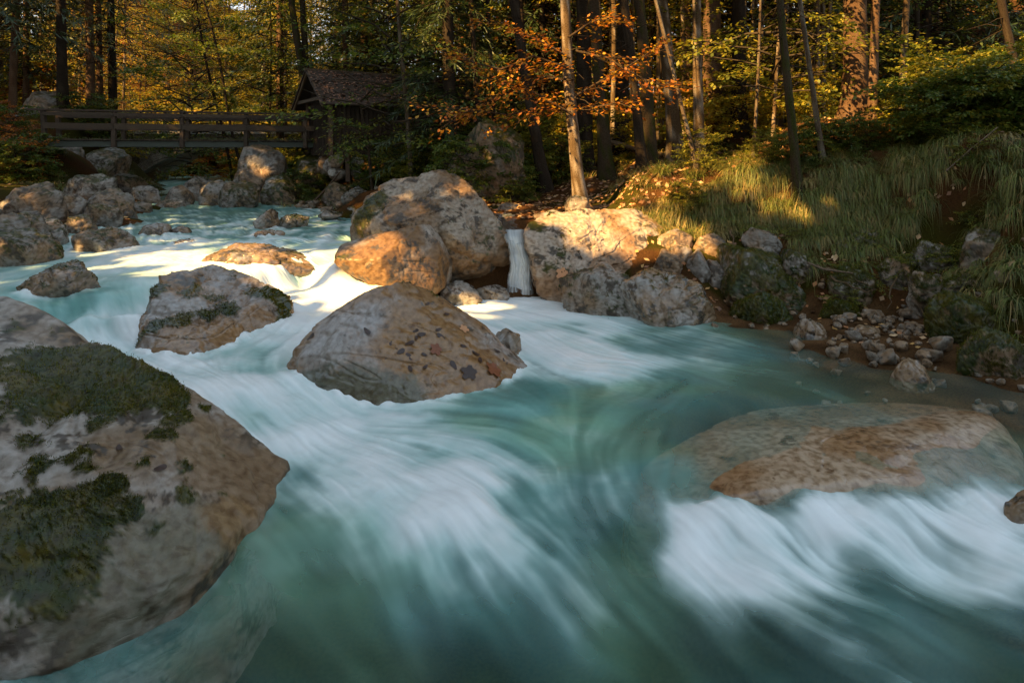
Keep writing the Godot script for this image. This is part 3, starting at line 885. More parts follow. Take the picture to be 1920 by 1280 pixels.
	for q in [
		[28, 498, 178, 556, 9.2, -0.35, 0.1, 50, "low mossy rock lying in the water above the curving fall", "wet_limestone"],
		[352, 466, 600, 515, 11.0, -0.6, 0.25, 56, "long flat brown rock washed over by the cascade", "wet_limestone"],
		[0, 343, 118, 422, 15.3, -0.42, 0.0, 44, "long sloping grey rock on the far bank below the dark cliff", "limestone"],
		[14, 396, 92, 476, 12.4, -0.45, 0.0, 44, "pointed pale rock standing among darker bank rocks", "limestone"],
		[-40, 430, 100, 502, 11.2, -0.2, -0.05, 44, "dark mossy low rock at the water's edge under the pointed rock", "limestone"],
		[-50, 400, 34, 490, 11.6, -0.3, 0.0, 36, "dark mossy rock leaning beside the pointed pale rock", "limestone"],
		[62, 408, 122, 465, 13.6, -0.25, 0.0, 34, "squat mossy rock behind the pointed pale rock", "limestone"],
		[84, 430, 120, 470, 12.8, -0.4, 0.0, 28, "small dark rock wedged beside the trickle between bank rocks", "limestone"],
		[133, 353, 246, 424, 16.5, -0.5, -0.1, 46, "domed pale boulder on the far bank, highest by the water", "limestone"],
		[130, 428, 258, 478, 12.3, -0.45, -0.05, 46, "broad low rock with pale crust at the edge of the rapids", "limestone"],
		[124, 404, 184, 442, 14.2, -0.35, 0.0, 32, "small rounded rock with a moss cap behind the broad low rock", "limestone"],
		[162, 383, 232, 424, 15.4, -0.45, 0.0, 34, "dark split rock at the foot of the domed pale boulder", "limestone"],
		[88, 366, 150, 412, 16.0, -0.5, 0.0, 34, "wedge-shaped pale rock between the sloping rock and the domed boulder", "limestone"],
		[105, 328, 212, 372, 19.0, -0.25, 0.0, 36, "mossy rock above the domed pale boulder", "limestone"],
		[236, 378, 286, 404, 18.6, -0.5, -0.1, 28, "pale flat rock in the water past the domed boulder", "limestone"],
		[475, 392, 518, 428, 14.9, -0.7, 0.1, 34, "square block of rock standing in the rapids", "wet_limestone"],
		[519, 402, 577, 425, 15.2, -0.2, 0.0, 32, "low dark mossy rock beside the square block in the rapids", "wet_limestone"],
		[258, 418, 314, 440, 13.9, -0.8, 0.1, 30, "dark wet rock parting the rapids, larger of a pair", "wet_limestone"],
		[316, 424, 357, 438, 14.0, -0.8, 0.3, 26, "brown wet rock parting the rapids, smaller of a pair", "wet_limestone"],
		[302, 450, 372, 476, 12.6, -0.9, 0.0, 30, "round rock under a veil of water in the rapids", "wet_limestone"],
		[468, 432, 536, 456, 13.5, -0.9, 0.1, 30, "wet hump of rock just above the long flat brown rock", "wet_limestone"],
		[644, 387, 692, 406, 17.5, -0.1, 0.0, 28, "mossy low rock at the end of the little weir", "limestone"],
		[592, 396, 642, 406, 16.6, -0.5, 0.0, 20, "thin dark rock lying in the rapids near the weir", "wet_limestone"],
		[236, 348, 300, 392, 21.5, -0.6, -0.1, 30, "jumbled pale rock under the footbridge, nearest the grassy bank", "limestone"],
		[308, 348, 358, 390, 20.8, -0.75, 0.15, 30, "sunlit tan rock under the footbridge", "limestone"],
		[338, 330, 392, 378, 22.5, -0.6, -0.15, 30, "tall white rock under the footbridge", "limestone"],
		[368, 338, 436, 390, 21.0, -0.5, -0.05, 32, "grey rock with a mossy top under the footbridge", "limestone"],
		[402, 340, 486, 394, 20.4, -0.15, 0.0, 32, "dark mossy rock at the foot of the overhanging bridge rock", "limestone"],
		[290, 372, 344, 394, 20.2, -0.5, -0.1, 24, "small grey rock at the waterline in front of the sunlit tan rock", "limestone"],
		[190, 326, 262, 366, 23.0, -0.3, 0.0, 28, "grey rock with grass above it beside the footbridge", "limestone"],
		[425, 268, 530, 384, 22.6, -0.5, 0.05, 44, "great overhanging rock carrying the end of the footbridge", "limestone"],
		[495, 325, 560, 392, 21.4, -0.1, 0.05, 34, "mossy boulder on the slope below the footbridge end", "limestone"],
		[545, 285, 620, 370, 23.5, 0.0, 0.0, 36, "moss covered rock pile between footbridge and hut", "limestone"],
		[600, 342, 660, 392, 20.5, -0.3, 0.05, 32, "grey rock among fallen leaves below the hut", "limestone"],
		[640, 350, 690, 384, 20.0, -0.4, -0.05, 26, "pale broken rock below the hut, beside the largest boulder", "limestone"],
		[-30, 255, 130, 362, 24.0, -0.35, -0.05, 44, "dark cliff of rock under the near end of the footbridge", "limestone"],
		[110, 275, 225, 350, 26.0, -0.25, -0.05, 40, "dark rock face behind the footbridge with hanging grass", "limestone"],
		[35, 165, 135, 260, 27.5, -0.45, -0.2, 40, "smooth whitish boulder standing above the footbridge end", "limestone"],
		[838, 228, 982, 372, 16.2, -0.08, 0.3, 60, "brown boulder crowned with grass and saplings under the trees", "limestone"],
		[1052, 500, 1205, 606, 10.9, -0.4, 0.0, 60, "smooth tan boulder capped by a dark moss cushion near the waterfall", "limestone"],
		[1158, 512, 1348, 622, 10.5, -0.5, 0.0, 66, "wide pale boulder with a mossy shoulder at the waterline", "wet_limestone"],
		[1342, 468, 1530, 600, 11.3, 0.10, 0.08, 60, "large mossy boulder beneath the grassy bank", "limestone"],
		[1378, 556, 1492, 622, 10.4, 0.47, 0.0, 46, "round cushion-like boulder wholly covered in green moss", "limestone"],
		[1488, 600, 1562, 652, 9.6, -0.9, 0.25, 36, "small brown stone at the edge of the shallows", "wet_limestone"],
		[1545, 566, 1612, 608, 10.3, 0.37, 0.0, 32, "small mossy mound beside the pale pebbles", "limestone"],
		[1748, 556, 1892, 662, 8.9, 0.42, 0.0, 52, "big moss covered boulder by the pebble beach", "limestone"],
		[1808, 622, 1960, 736, 7.9, 0.12, -0.05, 52, "mossy boulder with a bare pale crest at the water's edge", "limestone"],
		[1672, 676, 1744, 738, 7.8, -0.9, 0.15, 40, "dark wet pointed rock standing in the shallows", "wet_limestone"],
		[1722, 716, 1772, 744, 7.7, -0.9, 0.0, 24, "small wet rock beside the pointed rock in the shallows", "wet_limestone"],
		[1775, 518, 1876, 566, 9.6, -0.13, 0.0, 40, "pale topped rock behind the big mossy boulder", "limestone"],
		[1712, 512, 1782, 572, 9.9, -0.13, 0.1, 36, "brown rounded rock behind the pebble beach", "limestone"],
		[1800, 430, 2010, 540, 10.2, -0.23, 0.1, 50, "large dark brown rock under overhanging grass", "limestone"],
		[1520, 415, 1720, 520, 12.0, -0.35, 0.12, 52, "crumbly brown rock face in the middle of the grassy bank", "limestone"],
		[1228, 430, 1302, 480, 12.2, -0.8, 0.1, 36, "sunlit tan block at the broken end of the ledge", "limestone"],
		[1296, 440, 1362, 486, 12.1, -0.8, 0.12, 36, "sunlit overhanging block below the grass fringe", "limestone"],
		[1220, 470, 1290, 528, 11.8, -0.6, 0.15, 36, "brown rounded block under the broken ledge", "limestone"],
		[1284, 468, 1330, 530, 11.7, -0.85, 0.15, 32, "upright golden block behind the wide pale boulder", "limestone"],
		[1318, 490, 1372, 535, 11.6, -0.7, 0.1, 32, "golden block beside the large mossy boulder", "limestone"],
		[688, 370, 748, 412, 18.0, -0.1, 0.1, 30, "mossy rock on the shore beside the largest boulder", "limestone"],
		[732, 345, 800, 396, 18.6, -0.2, 0.05, 30, "grey rock on the leafy slope behind the largest boulder", "limestone"],
		[655, 392, 700, 416, 16.8, -0.3, 0.0, 24, "low rock at the waterline behind the largest boulder", "limestone"],
		[1240, 452, 1300, 512, 12.0, -0.6, 0.12, 34, "tan block filling the gap in the broken ledge", "limestone"],
		[1392, 428, 1470, 480, 12.0, -0.5, 0.1, 34, "cracked brown block in the bank below the crooked tree", "limestone"],
		[1462, 470, 1530, 520, 11.5, -0.1, 0.1, 34, "mossy stone half sunk in the bank above the round moss cushion", "limestone"],
		[1640, 486, 1716, 540, 10.9, -0.15, 0.1, 36, "mossy stone in the bank above the pebble beach", "limestone"],
		[1560, 505, 1640, 560, 10.8, 0.1, 0.0, 36, "hummock of moss in the bank behind the small mossy mound", "limestone"],
		[1720, 455, 1800, 515, 10.8, -0.2, 0.12, 36, "brown stone jutting from the bank under the grass", "limestone"],
		[1880, 560, 1960, 640, 8.6, -0.05, 0.1, 36, "mossy stone wedged above the crested boulder", "limestone"],
		[1600, 612, 1668, 646, 9.4, -0.7, 0.25, 30, "reddish stone at the edge of the pebble beach", "wet_limestone"],
		[1420, 612, 1476, 640, 10.0, -0.6, 0.1, 26, "small dark stone in front of the round moss cushion", "wet_limestone"],
		[1060, 366, 1112, 400, 13.2, -0.4, 0.0, 30, "small mossy stone at the foot of the pale-barked tree", "limestone"],
		[925, 380, 975, 404, 14.2, -0.6, -0.1, 26, "flat pale stone beside the footpath", "limestone"],
		[1000, 396, 1056, 418, 13.0, -0.5, 0.0, 26, "dark rimmed stone at the lip of the waterfall", "limestone"],
		[825, 530, 905, 566, 11.4, -0.9, 0.1, 30, "wet stone in the hollow under the largest boulder", "wet_limestone"],
		[890, 536, 955, 564, 11.6, -0.9, 0.1, 26, "dark wet stone behind the thin waterfall", "wet_limestone"],
		[920, 622, 978, 680, 8.6, -0.9, 0.0, 28, "small wet rock behind the leaf-strewn boulder", "wet_limestone"],
		[1886, 930, 1990, 1000, 5.0, -0.9, 0.2, 34, "brown rock awash beside the white spill", "wet_limestone"]]:
		var made := rock("rock", box_points(q[0], q[1], q[2], q[3], q[4]), q[7], q[8], {"moss": q[5] + (0.17 if q[5] > -0.62 else 0.0), "warm": q[6], "low": -0.1, "pale": pale * rng.randf_range(0.52, 0.88), "rough": rng.randf_range(0.7, 1.15), "k": rng.randf_range(45, 90), "chips": 14, "stain": -0.02}, q[9], "", "rock")
		if q[0] > 1040: made.froth = 0.04
		if q[9] == "wet_limestone" or q[0] > 1040 and q[3] > 590: wet_rocks.append(made)
		if q[0] > 1040 and q[5] > -0.4 and q[4] < 11.5: bank_rocks.append(made)
	make_pebbles()

# short stems standing on the moss of a boulder
func moss_fuzz(r: Dictionary, tries: int, size: float) -> void:
	var b := Build.new()
	for k in tries:
		var d := rvec().normalized()
		if d.y < -0.1 or d.z < -0.5: continue
		var p: Vector3 = r.c + d * rock_radius(r, d)
		if p.y < r.low: continue
		var m := rock_moss(r, p, d.y)
		if m < 0.35: continue
		var c: Color = r.green.lerp(r.gold, rng.randf()) * rng.randf_range(0.8, 2.2)
		c.a = 1.0
		for e in 4:
			var t := (d + rvec() * 0.7 + Vector3(0, 0.4, 0)).normalized()
			b.leaf(p + rvec() * size * 0.8 + d * 0.006, t * size * rng.randf_range(0.7, 1.5), t.cross(rvec()).normalized() * size * 0.12, c)
	if b.v.size(): tag(part("moss", b.mesh(), mats.moss, r.node), "", "", "", "stuff")

func make_moss() -> void:
	moss_fuzz(rocks.near, 70000, 0.019)
	moss_fuzz(rocks.mossy, 9000, 0.022)
	moss_fuzz(rocks.middle, 4000, 0.02)
	moss_fuzz(rocks.back, 7000, 0.03)
	for r in bank_rocks: moss_fuzz(r, 3500, 0.026)

func make_pebbles() -> void:
	var variants := []
	for k in 6:
		var pts := []
		for i in 13:
			pts.append(Vector3(rng.randf_range(-1, 1), rng.randf_range(-1, 1), rng.randf_range(-1, 1)).normalized() * Vector3(1.0, 0.68, 0.85) * rng.randf_range(0.85, 1.15))
		variants.append(rock_mesh(rock_of(pts, {"moss": -2.0, "rough": 0.7, "warm": -0.1 + 0.1 * k, "pale": Color(0.32, 0.29, 0.25) * (0.7 + 0.08 * k)}), 9))
	var put := func(px: float, d: float, size: float, label: String, group: String):
		var p := on_ground(px, d)
		var o := single("pebble", variants[rng.randi() % 6], mats.limestone, label, "stone", group)
		o.position = p + Vector3(0, size * 0.35, 0)
		o.rotation = Vector3(rng.randf_range(-0.4, 0.4), rng.randf() * TAU, rng.randf_range(-0.4, 0.4))
		o.scale = Vector3.ONE * size
	for k in 115:
		put.call(rng.randf_range(1560, 1790), rng.randf_range(9.0, 10.5), rng.randf_range(0.03, 0.06) + 0.1 * pow(rng.randf(), 3.0), "pale loose stone on the little beach between mossy boulders", "stones of the beach")
	for k in 100:
		put.call(rng.randf_range(1480, 1960), rng.randf_range(7.0, 9.6), rng.randf_range(0.03, 0.07) + 0.12 * pow(rng.randf(), 3.0), "brown stone on the bed of the shallows", "stones in the shallows")
	for k in 42:
		put.call(rng.randf_range(1060, 1560), rng.randf_range(9.9, 11.2), rng.randf_range(0.03, 0.1), "stone lying at the waterline between the bank boulders", "stones at the waterline")
	for k in 34:
		put.call(rng.randf_range(560, 760), rng.randf_range(18.5, 21.5), rng.randf_range(0.08, 0.22), "stone on the leafy slope below the hut", "stones below the hut")

# ------------------------------------------------------------------ plants

func rvec() -> Vector3:
	return Vector3(rng.randf_range(-1, 1), rng.randf_range(-1, 1), rng.randf_range(-1, 1))

func pick(cols: Array) -> Color:
	var a: Color = cols[rng.randi() % cols.size()]
	var b: Color = cols[rng.randi() % cols.size()]
	var c := a.lerp(b, rng.randf()) * rng.randf_range(0.75, 1.25)
	c.a = 1.0
	return c

const YELLOW := [Color(0.56, 0.4, 0.03), Color(0.42, 0.36, 0.03), Color(0.26, 0.28, 0.025), Color(0.5, 0.3, 0.02)]
const ORANGE := [Color(0.42, 0.14, 0.012), Color(0.36, 0.1, 0.01), Color(0.45, 0.2, 0.02), Color(0.25, 0.07, 0.01)]
const LEAF_GREEN := [Color(0.08, 0.13, 0.015), Color(0.05, 0.09, 0.012), Color(0.15, 0.16, 0.02)]
const LIME := [Color(0.2, 0.2, 0.02), Color(0.12, 0.15, 0.015), Color(0.32, 0.25, 0.02)]
const NEEDLE := [Color(0.022, 0.045, 0.012), Color(0.035, 0.06, 0.014), Color(0.05, 0.07, 0.015)]

# a flat spray of leaves about a twig
func spray(b: Build, p: Vector3, along: Vector3, length: float, count: int, leaf: float, cols: Array, flat := 0.35) -> void:
	var side := along.cross(Vector3.UP).normalized()
	for k in count:
		var f := rng.randf()
		var q := p + along * length * f + side * rng.randf_range(-1, 1) * length * 0.42 * (1.0 - 0.55 * f) + Vector3(0, rng.randf_range(-1, 1) * length * 0.12, 0)
		var d := (along * 0.6 + side * rng.randf_range(-1, 1) + Vector3(0, rng.randf_range(-0.5, 0.15), 0) + rvec() * flat).normalized()
		var s := d.cross(Vector3.UP + rvec() * 0.55).normalized()
		var l := leaf * rng.randf_range(0.7, 1.25)
		b.leaf(q, d * l, s * l * 0.3, pick(cols))

func branch(b: Build, wood: Build, p: Vector3, dir: Vector3, length: float, r: float, leaf: float, per: int, cols: Array, droop := 0.25) -> void:
	var path := [p]
	var rad := [r]
	var q := p
	var d := dir
	var n := 5
	for k in n:
		d = (d + rvec() * 0.22 + Vector3(0, -droop * 0.3, 0)).normalized()
		q += d * length / n
		path.append(q)
		rad.append(r * (1.0 - 0.85 * (k + 1) / n))
		if k > 0:
			for s in 2:
				var side := d.cross(Vector3.UP).normalized() * (1.0 if s == 0 else -1.0)
				var dd := (d * 0.7 + side * rng.randf_range(0.5, 1.1) + Vector3(0, rng.randf_range(-0.25, 0.2), 0)).normalized()
				spray(b, q, dd, length * rng.randf_range(0.22, 0.4), per, leaf, cols)
	spray(b, q, d, length * 0.3, per, leaf, cols)
	wood.tube(path, rad, 4, Color(0.09, 0.075, 0.06))

# crowns; the origin is the foot of the tree
func leafy_crown(low: float, high: float, reach: float, count: int, per: int, leaf: float, cols: Array) -> Array:
	var b := Build.new()
	var w := Build.new()
	for k in count:
		var f := (k + rng.randf()) / count
		var y := lerpf(low, high, f)
		var a := k * 2.399 + rng.randf_range(-0.5, 0.5)
		var l := reach * (0.45 + 0.75 * sin(PI * clampf(0.2 + 0.75 * f, 0, 1))) * rng.randf_range(0.6, 1.15)
		branch(b, w, Vector3(cos(a) * 0.05, y, sin(a) * 0.05), Vector3(cos(a), rng.randf_range(0.05, 0.6), sin(a)).normalized(), l, 0.004 + 0.012 * l, leaf, per, cols)
	return [b.mesh(), w.mesh()]

func spruce_crown(low: float, high: float, reach: float, count: int, per: int, cols: Array, fat := 2.0) -> Array:
	var b := Build.new()
	var w := Build.new()
	for k in count:
		var f := (k + rng.randf()) / count
		var y := lerpf(low, high, f)
		var a := k * 2.399 + rng.randf_range(-0.6, 0.6)
		var l := reach * (1.05 - 0.95 * f) * rng.randf_range(0.65, 1.1) + 0.2
		var d := Vector3(cos(a), rng.randf_range(-0.15, 0.12), sin(a))
		var p := Vector3(0, y, 0)
		var path := [p]
		var rad := [0.012 + 0.008 * l]
		for s in 5:
			var g := (s + 1) / 5.0
			var q := Vector3(0, y, 0) + d * l * g + Vector3(0, -0.5 * l * g * g * 0.6, 0)
			path.append(q)
			rad.append(0.02 * (1.0 - g) + 0.003)
			if s == 0 and l > 1.2: continue
			for e in per:
				var side := d.cross(Vector3.UP).normalized() * rng.randf_range(-1, 1)
				var o: Vector3 = path[s].lerp(q, rng.randf())
				var t := (d * rng.randf_range(0.3, 1.0) + side * 1.1 + Vector3(0, rng.randf_range(-1.1, 0.0), 0)).normalized()
				var len := rng.randf_range(0.22, 0.45)
				b.leaf(o, t * len, t.cross(Vector3.UP + rvec() * 0.8).normalized() * rng.randf_range(0.01, 0.02) * fat, pick(cols))
		w.tube(path, rad, 3, Color(0.05, 0.038, 0.028))
	return [b.mesh(), w.mesh()]

func trunk_path(base: Vector3, toward: Vector3, height: float, bend := 0.12) -> Array:
	var d := (toward - base).normalized()
	var path := []
	var n := int(height / 0.22)
	var side := rvec() * bend
	side.y = 0
	var q := base - d * 0.3
	var ph := rng.randf() * TAU
	for k in n + 1:
		var f := float(k) / n
		path.append(q + side * sin(f * 9.0 + ph) * minf(f * 4.0, 1.0))
		q += d.lerp(Vector3.UP, smoothstep(0.4, 0.9, f) * 0.7).normalized() * (height + 0.3) / n
	return path

func trunk_mesh(path: Array, r: float, sides: int, col: Color, col2: Color, patch: float, rough := 0.12, flare := 0.7) -> ArrayMesh:
	var b := Build.new()
	var rad := []
	for k in path.size():
		var f := float(k) / (path.size() - 1)
		var h: float = maxf(0.0, path[k].y - path[0].y - 0.3)
		rad.append(r * (1.0 - 0.75 * f) * (1.0 + flare * exp(-h / 0.35)))
	b.tube(path, rad, sides, col, noise_a, rough, col2, patch)
	return b.mesh()

var crowns := {}

func make_crowns() -> void:
	crowns.spruce_high = spruce_crown(10.5, 21, 2.4, 55, 6, NEEDLE)
	crowns.beech_high = leafy_crown(11, 17, 3.0, 34, 9, 0.16, YELLOW)
	crowns.amber_high = leafy_crown(11, 16, 2.6, 30, 9, 0.16, ORANGE)
	crowns.spruce_hang = spruce_crown(4.2, 19, 3.6, 150, 16, NEEDLE, 1.2)
	crowns.spruce_a = spruce_crown(1.6, 17, 2.7, 170, 7, NEEDLE)
	crowns.spruce_b = spruce_crown(3.5, 20, 2.3, 170, 7, NEEDLE)
	crowns.beech_a = leafy_crown(2.0, 14, 2.8, 60, 15, 0.13, YELLOW)
	crowns.beech_b = leafy_crown(1.2, 11, 2.4, 55, 13, 0.12, LIME)
	crowns.beech_c = leafy_crown(3.0, 15, 3.0, 60, 13, 0.13, YELLOW + ORANGE)
	crowns.green_a = leafy_crown(1.0, 9, 2.2, 50, 13, 0.12, LEAF_GREEN + [LIME[0]])

func bark_of(kind: String) -> Array:
	match kind:
		"spruce": return [mats.bark, Color(0.16, 0.105, 0.07), Color(0.25, 0.18, 0.13), 0.7]
		"dark": return [mats.bark, Color(0.05, 0.04, 0.032), Color(0.1, 0.085, 0.07), 0.6]  # dark bark; on the front trunks its colour also stands in for shade
		"pale": return [mats.smooth_bark, Color(0.15, 0.11, 0.07), Color(0.42, 0.38, 0.32), 1.0]
		"mossy": return [mats.bark, Color(0.085, 0.07, 0.05), Color(0.06, 0.075, 0.02), 0.9]
		_: return [mats.smooth_bark, Color(0.15, 0.12, 0.09), Color(0.3, 0.28, 0.24), 0.9]

func stub_twigs(parent: Node3D, path: Array, count: int, low: int, high: int, length: float) -> void:
	var w := Build.new()
	for k in count:
		var i := rng.randi_range(low, mini(high, path.size() - 2))
		var a := rng.randf() * TAU
		var p: Vector3 = path[i]
		var d := Vector3(cos(a), rng.randf_range(-0.5, 0.25), sin(a)).normalized()
		var l := length * rng.randf_range(0.4, 1.2)
		w.tube([p, p + d * l * 0.5 + rvec() * 0.06, p + d * l + Vector3(0, -0.15 * l, 0)], [0.014, 0.009, 0.003], 4, Color(0.08, 0.065, 0.05))
	tag(part("dead_twigs", w.mesh(), mats.bark, parent), "", "", "", "stuff")

func tree(called: String, label: String, kind: String, bx: float, by: float, d: float, tx: float, ty: float, wpx: float, crown: String, group := "", height := 17.0, bend := 0.1) -> Node3D:
	var base := at(bx, by, d)
	base.y = minf(base.y, ground(base.x, base.z) + 0.05) if by > 0 else ground(base.x, base.z)
	var t := thing(called, label, "tree", base, group)
	var path := trunk_path(Vector3.ZERO, at(tx, ty, d) - base, height, bend)
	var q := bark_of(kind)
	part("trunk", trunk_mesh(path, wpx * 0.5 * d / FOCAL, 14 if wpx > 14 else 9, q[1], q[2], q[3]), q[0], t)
	if wpx > 12: stub_twigs(t, path, 30, 11, 44, 0.9)
	if crown:
		var top: Vector3 = path[int(path.size() * 0.55)]
		for e in 2:
			var o := part(["crown", "branches"][e], crowns[crown][e], [mats.needles if crown.begins_with("spruce") else mats.leaves, mats.bark][e], t)
			o.position = Vector3(top.x, 0, top.z)
			o.rotation.y = rng.randf() * TAU
	return t

func make_forest() -> void:
	make_crowns()
	# foot x, y, distance, a higher point x, y, width in pixels, bark, crown
	for q in [
		["beech_tree", "slim tree with pale flaking bark and bare roots beside the footpath", 1090, 382, 13.6, 1062, 60, 23, "pale", "amber_high", 0.12],
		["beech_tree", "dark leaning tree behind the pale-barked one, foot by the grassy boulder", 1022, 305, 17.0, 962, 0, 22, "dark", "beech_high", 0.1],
		["spruce_tree", "thick dark spruce standing just behind the pale-barked tree", 1098, 300, 18.5, 1092, 0, 32, "dark", "spruce_high", 0.02],
		["beech_tree", "grey straight tree above the footpath with mossy foot", 1138, 318, 16.6, 1112, 0, 25, "mossy", "beech_high", 0.05],
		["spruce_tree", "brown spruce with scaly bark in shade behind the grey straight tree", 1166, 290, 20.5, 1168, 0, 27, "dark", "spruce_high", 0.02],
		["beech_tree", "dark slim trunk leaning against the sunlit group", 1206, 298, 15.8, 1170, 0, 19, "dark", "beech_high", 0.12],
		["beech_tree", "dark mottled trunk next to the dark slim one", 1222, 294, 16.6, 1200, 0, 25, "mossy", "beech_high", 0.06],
		["beech_tree", "sunlit beech with blotched white lichen bark and flared foot", 1268, 290, 17.6, 1248, 60, 27, "pale", "amber_high", 0.05],
		["spruce_tree", "sunlit straight spruce in front of the broadest trunk", 1311, 282, 17.0, 1308, 0, 20, "pale", "spruce_high", 0.02],
		["spruce_tree", "broad sunlit spruce with leaf shadows on its bark", 1336, 252, 20.5, 1335, 0, 38, "spruce", "spruce_high", 0.02],
		["spruce_tree", "slimmer spruce far behind the broad sunlit one", 1288, 262, 25, 1286, 0, 26, "spruce", "spruce_high", 0.02],
		["spruce_tree", "dark spruce in full shade at the end of the sunlit group", 1386, 246, 20, 1385, 0, 29, "dark", "spruce_high", 0.02],
		["beech_tree", "mossy crooked tree rooted in the top of the grassy bank", 1497, 326, 12.9, 1474, 30, 17, "mossy", "beech_high", 0.14],
		["beech_tree", "slender bowed sapling growing beside the mossy crooked tree", 1543, 300, 13.4, 1500, 0, 10, "grey", "beech_high", 0.2],
		["spruce_tree", "massive straight spruce with rough tan bark on the slope", 1604, 222, 17.0, 1604, 0, 46, "spruce", "spruce_high", 0.01],
		["spruce_tree", "thin brown spruce standing close to the massive one", 1636, 240, 16.4, 1641, 0, 17, "spruce", "spruce_high", 0.03],
		["beech_tree", "bright slender trunk behind the dark bushes on the slope", 1690, 250, 18.0, 1701, 0, 14, "pale", "beech_high", 0.06],
		["spruce_tree", "thin dark spruce on the slope behind the bushes", 1722, 200, 21.0, 1721, 0, 10, "dark", "spruce_high", 0.03],
		["beech_tree", "leaning thin sapling with an ivied foot at the bank edge", 1310, 330, 14.0, 1238, 30, 8, "grey", "beech_high", 0.15],
		["birch_tree", "white leaning birch stem deep in the golden thicket", 1530, 190, 21.0, 1560, 0, 8, "pale", "beech_high", 0.1],
		["spruce_tree", "tall dark spruce between the hut and the grassy boulder", 848, 282, 18.5, 838, 0, 26, "dark", "spruce_high", 0.03],
		["spruce_tree", "very thin dark spruce next to the grassy boulder", 905, 250, 18.8, 884, 0, 11, "dark", "spruce_high", 0.04],
		["spruce_tree", "thin dark spruce rising behind the grassy boulder", 930, 260, 20.0, 915, 0, 10, "dark", "spruce_high", 0.04],
		["spruce_tree", "straight dark spruce behind the leaning dark tree", 1000, 285, 22.0, 975, 0, 12, "dark", "spruce_high", 0.03],
		["beech_tree", "short pale stem against the undergrowth below the hut", 772, 318, 19.0, 762, 200, 9, "grey", "green_a", 0.08],
		["beech_tree", "double-stemmed dark tree beside the hut, thicker stem", 592, 290, 25.5, 548, 0, 17, "mossy", "beech_high", 0.1],
		["beech_tree", "double-stemmed dark tree beside the hut, straighter stem", 588, 285, 25.8, 566, 0, 15, "mossy", "beech_high", 0.06],
		["spruce_tree", "dark spruce with hanging boughs above the near end of the footbridge", -20, 262, 22.5, -25, 0, 24, "dark", "spruce_hang", 0.02],
		["spruce_tree", "dark spruce with hanging boughs over the whitish boulder", 118, 215, 27.5, 112, 0, 20, "dark", "spruce_hang", 0.02],
		["spruce_tree", "dark spruce with hanging boughs behind the middle of the footbridge", 212, 262, 31, 208, 0, 18, "dark", "spruce_hang", 0.02],
		["spruce_tree", "dark spruce with hanging boughs behind the hut roof", 800, 280, 25.0, 797, 0, 20, "dark", "spruce_hang", 0.02],
		["spruce_tree", "grey spruce behind the footbridge, thicker of two close together", 172, 250, 30, 166, 0, 19, "spruce", "spruce_high", 0.02],
		["spruce_tree", "grey spruce behind the footbridge, thinner of two close together", 188, 250, 31, 184, 0, 14, "spruce", "spruce_high", 0.02],
		["beech_tree", "thin black stem bowing over the stream behind the footbridge", 472, 262, 26, 385, 50, 6, "dark", "green_a", 0.2],
		["beech_tree", "second thin black stem bowing behind the footbridge", 440, 262, 27, 395, 130, 6, "dark", "green_a", 0.2],
		["beech_tree", "dark leaning stem on the steep slope above the bushes", 1935, 170, 15.0, 1880, 0, 16, "dark", "spruce_high", 0.1],
		["spruce_tree", "thin spruce between the grey straight and brown spruces", 1150, 280, 24, 1146, 0, 10, "dark", "spruce_high", 0.02],
		["beech_tree", "thin golden sapling between the dark spruce and the mossy crooked tree", 1412, 270, 16.5, 1425, 60, 6, "grey", "beech_b", 0.1],
		["beech_tree", "thin sapling leaning in the golden light behind the grass crest", 1450, 265, 18, 1462, 60, 7, "pale", "beech_b", 0.1]]:
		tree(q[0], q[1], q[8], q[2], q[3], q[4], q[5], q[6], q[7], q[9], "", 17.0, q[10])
	make_background()

func prototype(called: String, kind: String, crown: String, height: float, r: float) -> Node3D:
	var t := Node3D.new()
	t.name = called
	var q := bark_of(kind)
	part("trunk", trunk_mesh(trunk_path(Vector3.ZERO, Vector3(0.02, 1, 0), height, 0.06), r, 8, q[1], q[2], q[3]), q[0], t)
	part("crown", crowns[crown][0], mats.needles if crown.begins_with("spruce") else mats.leaves, t)
	part("branches", crowns[crown][1], mats.bark, t)
	return t

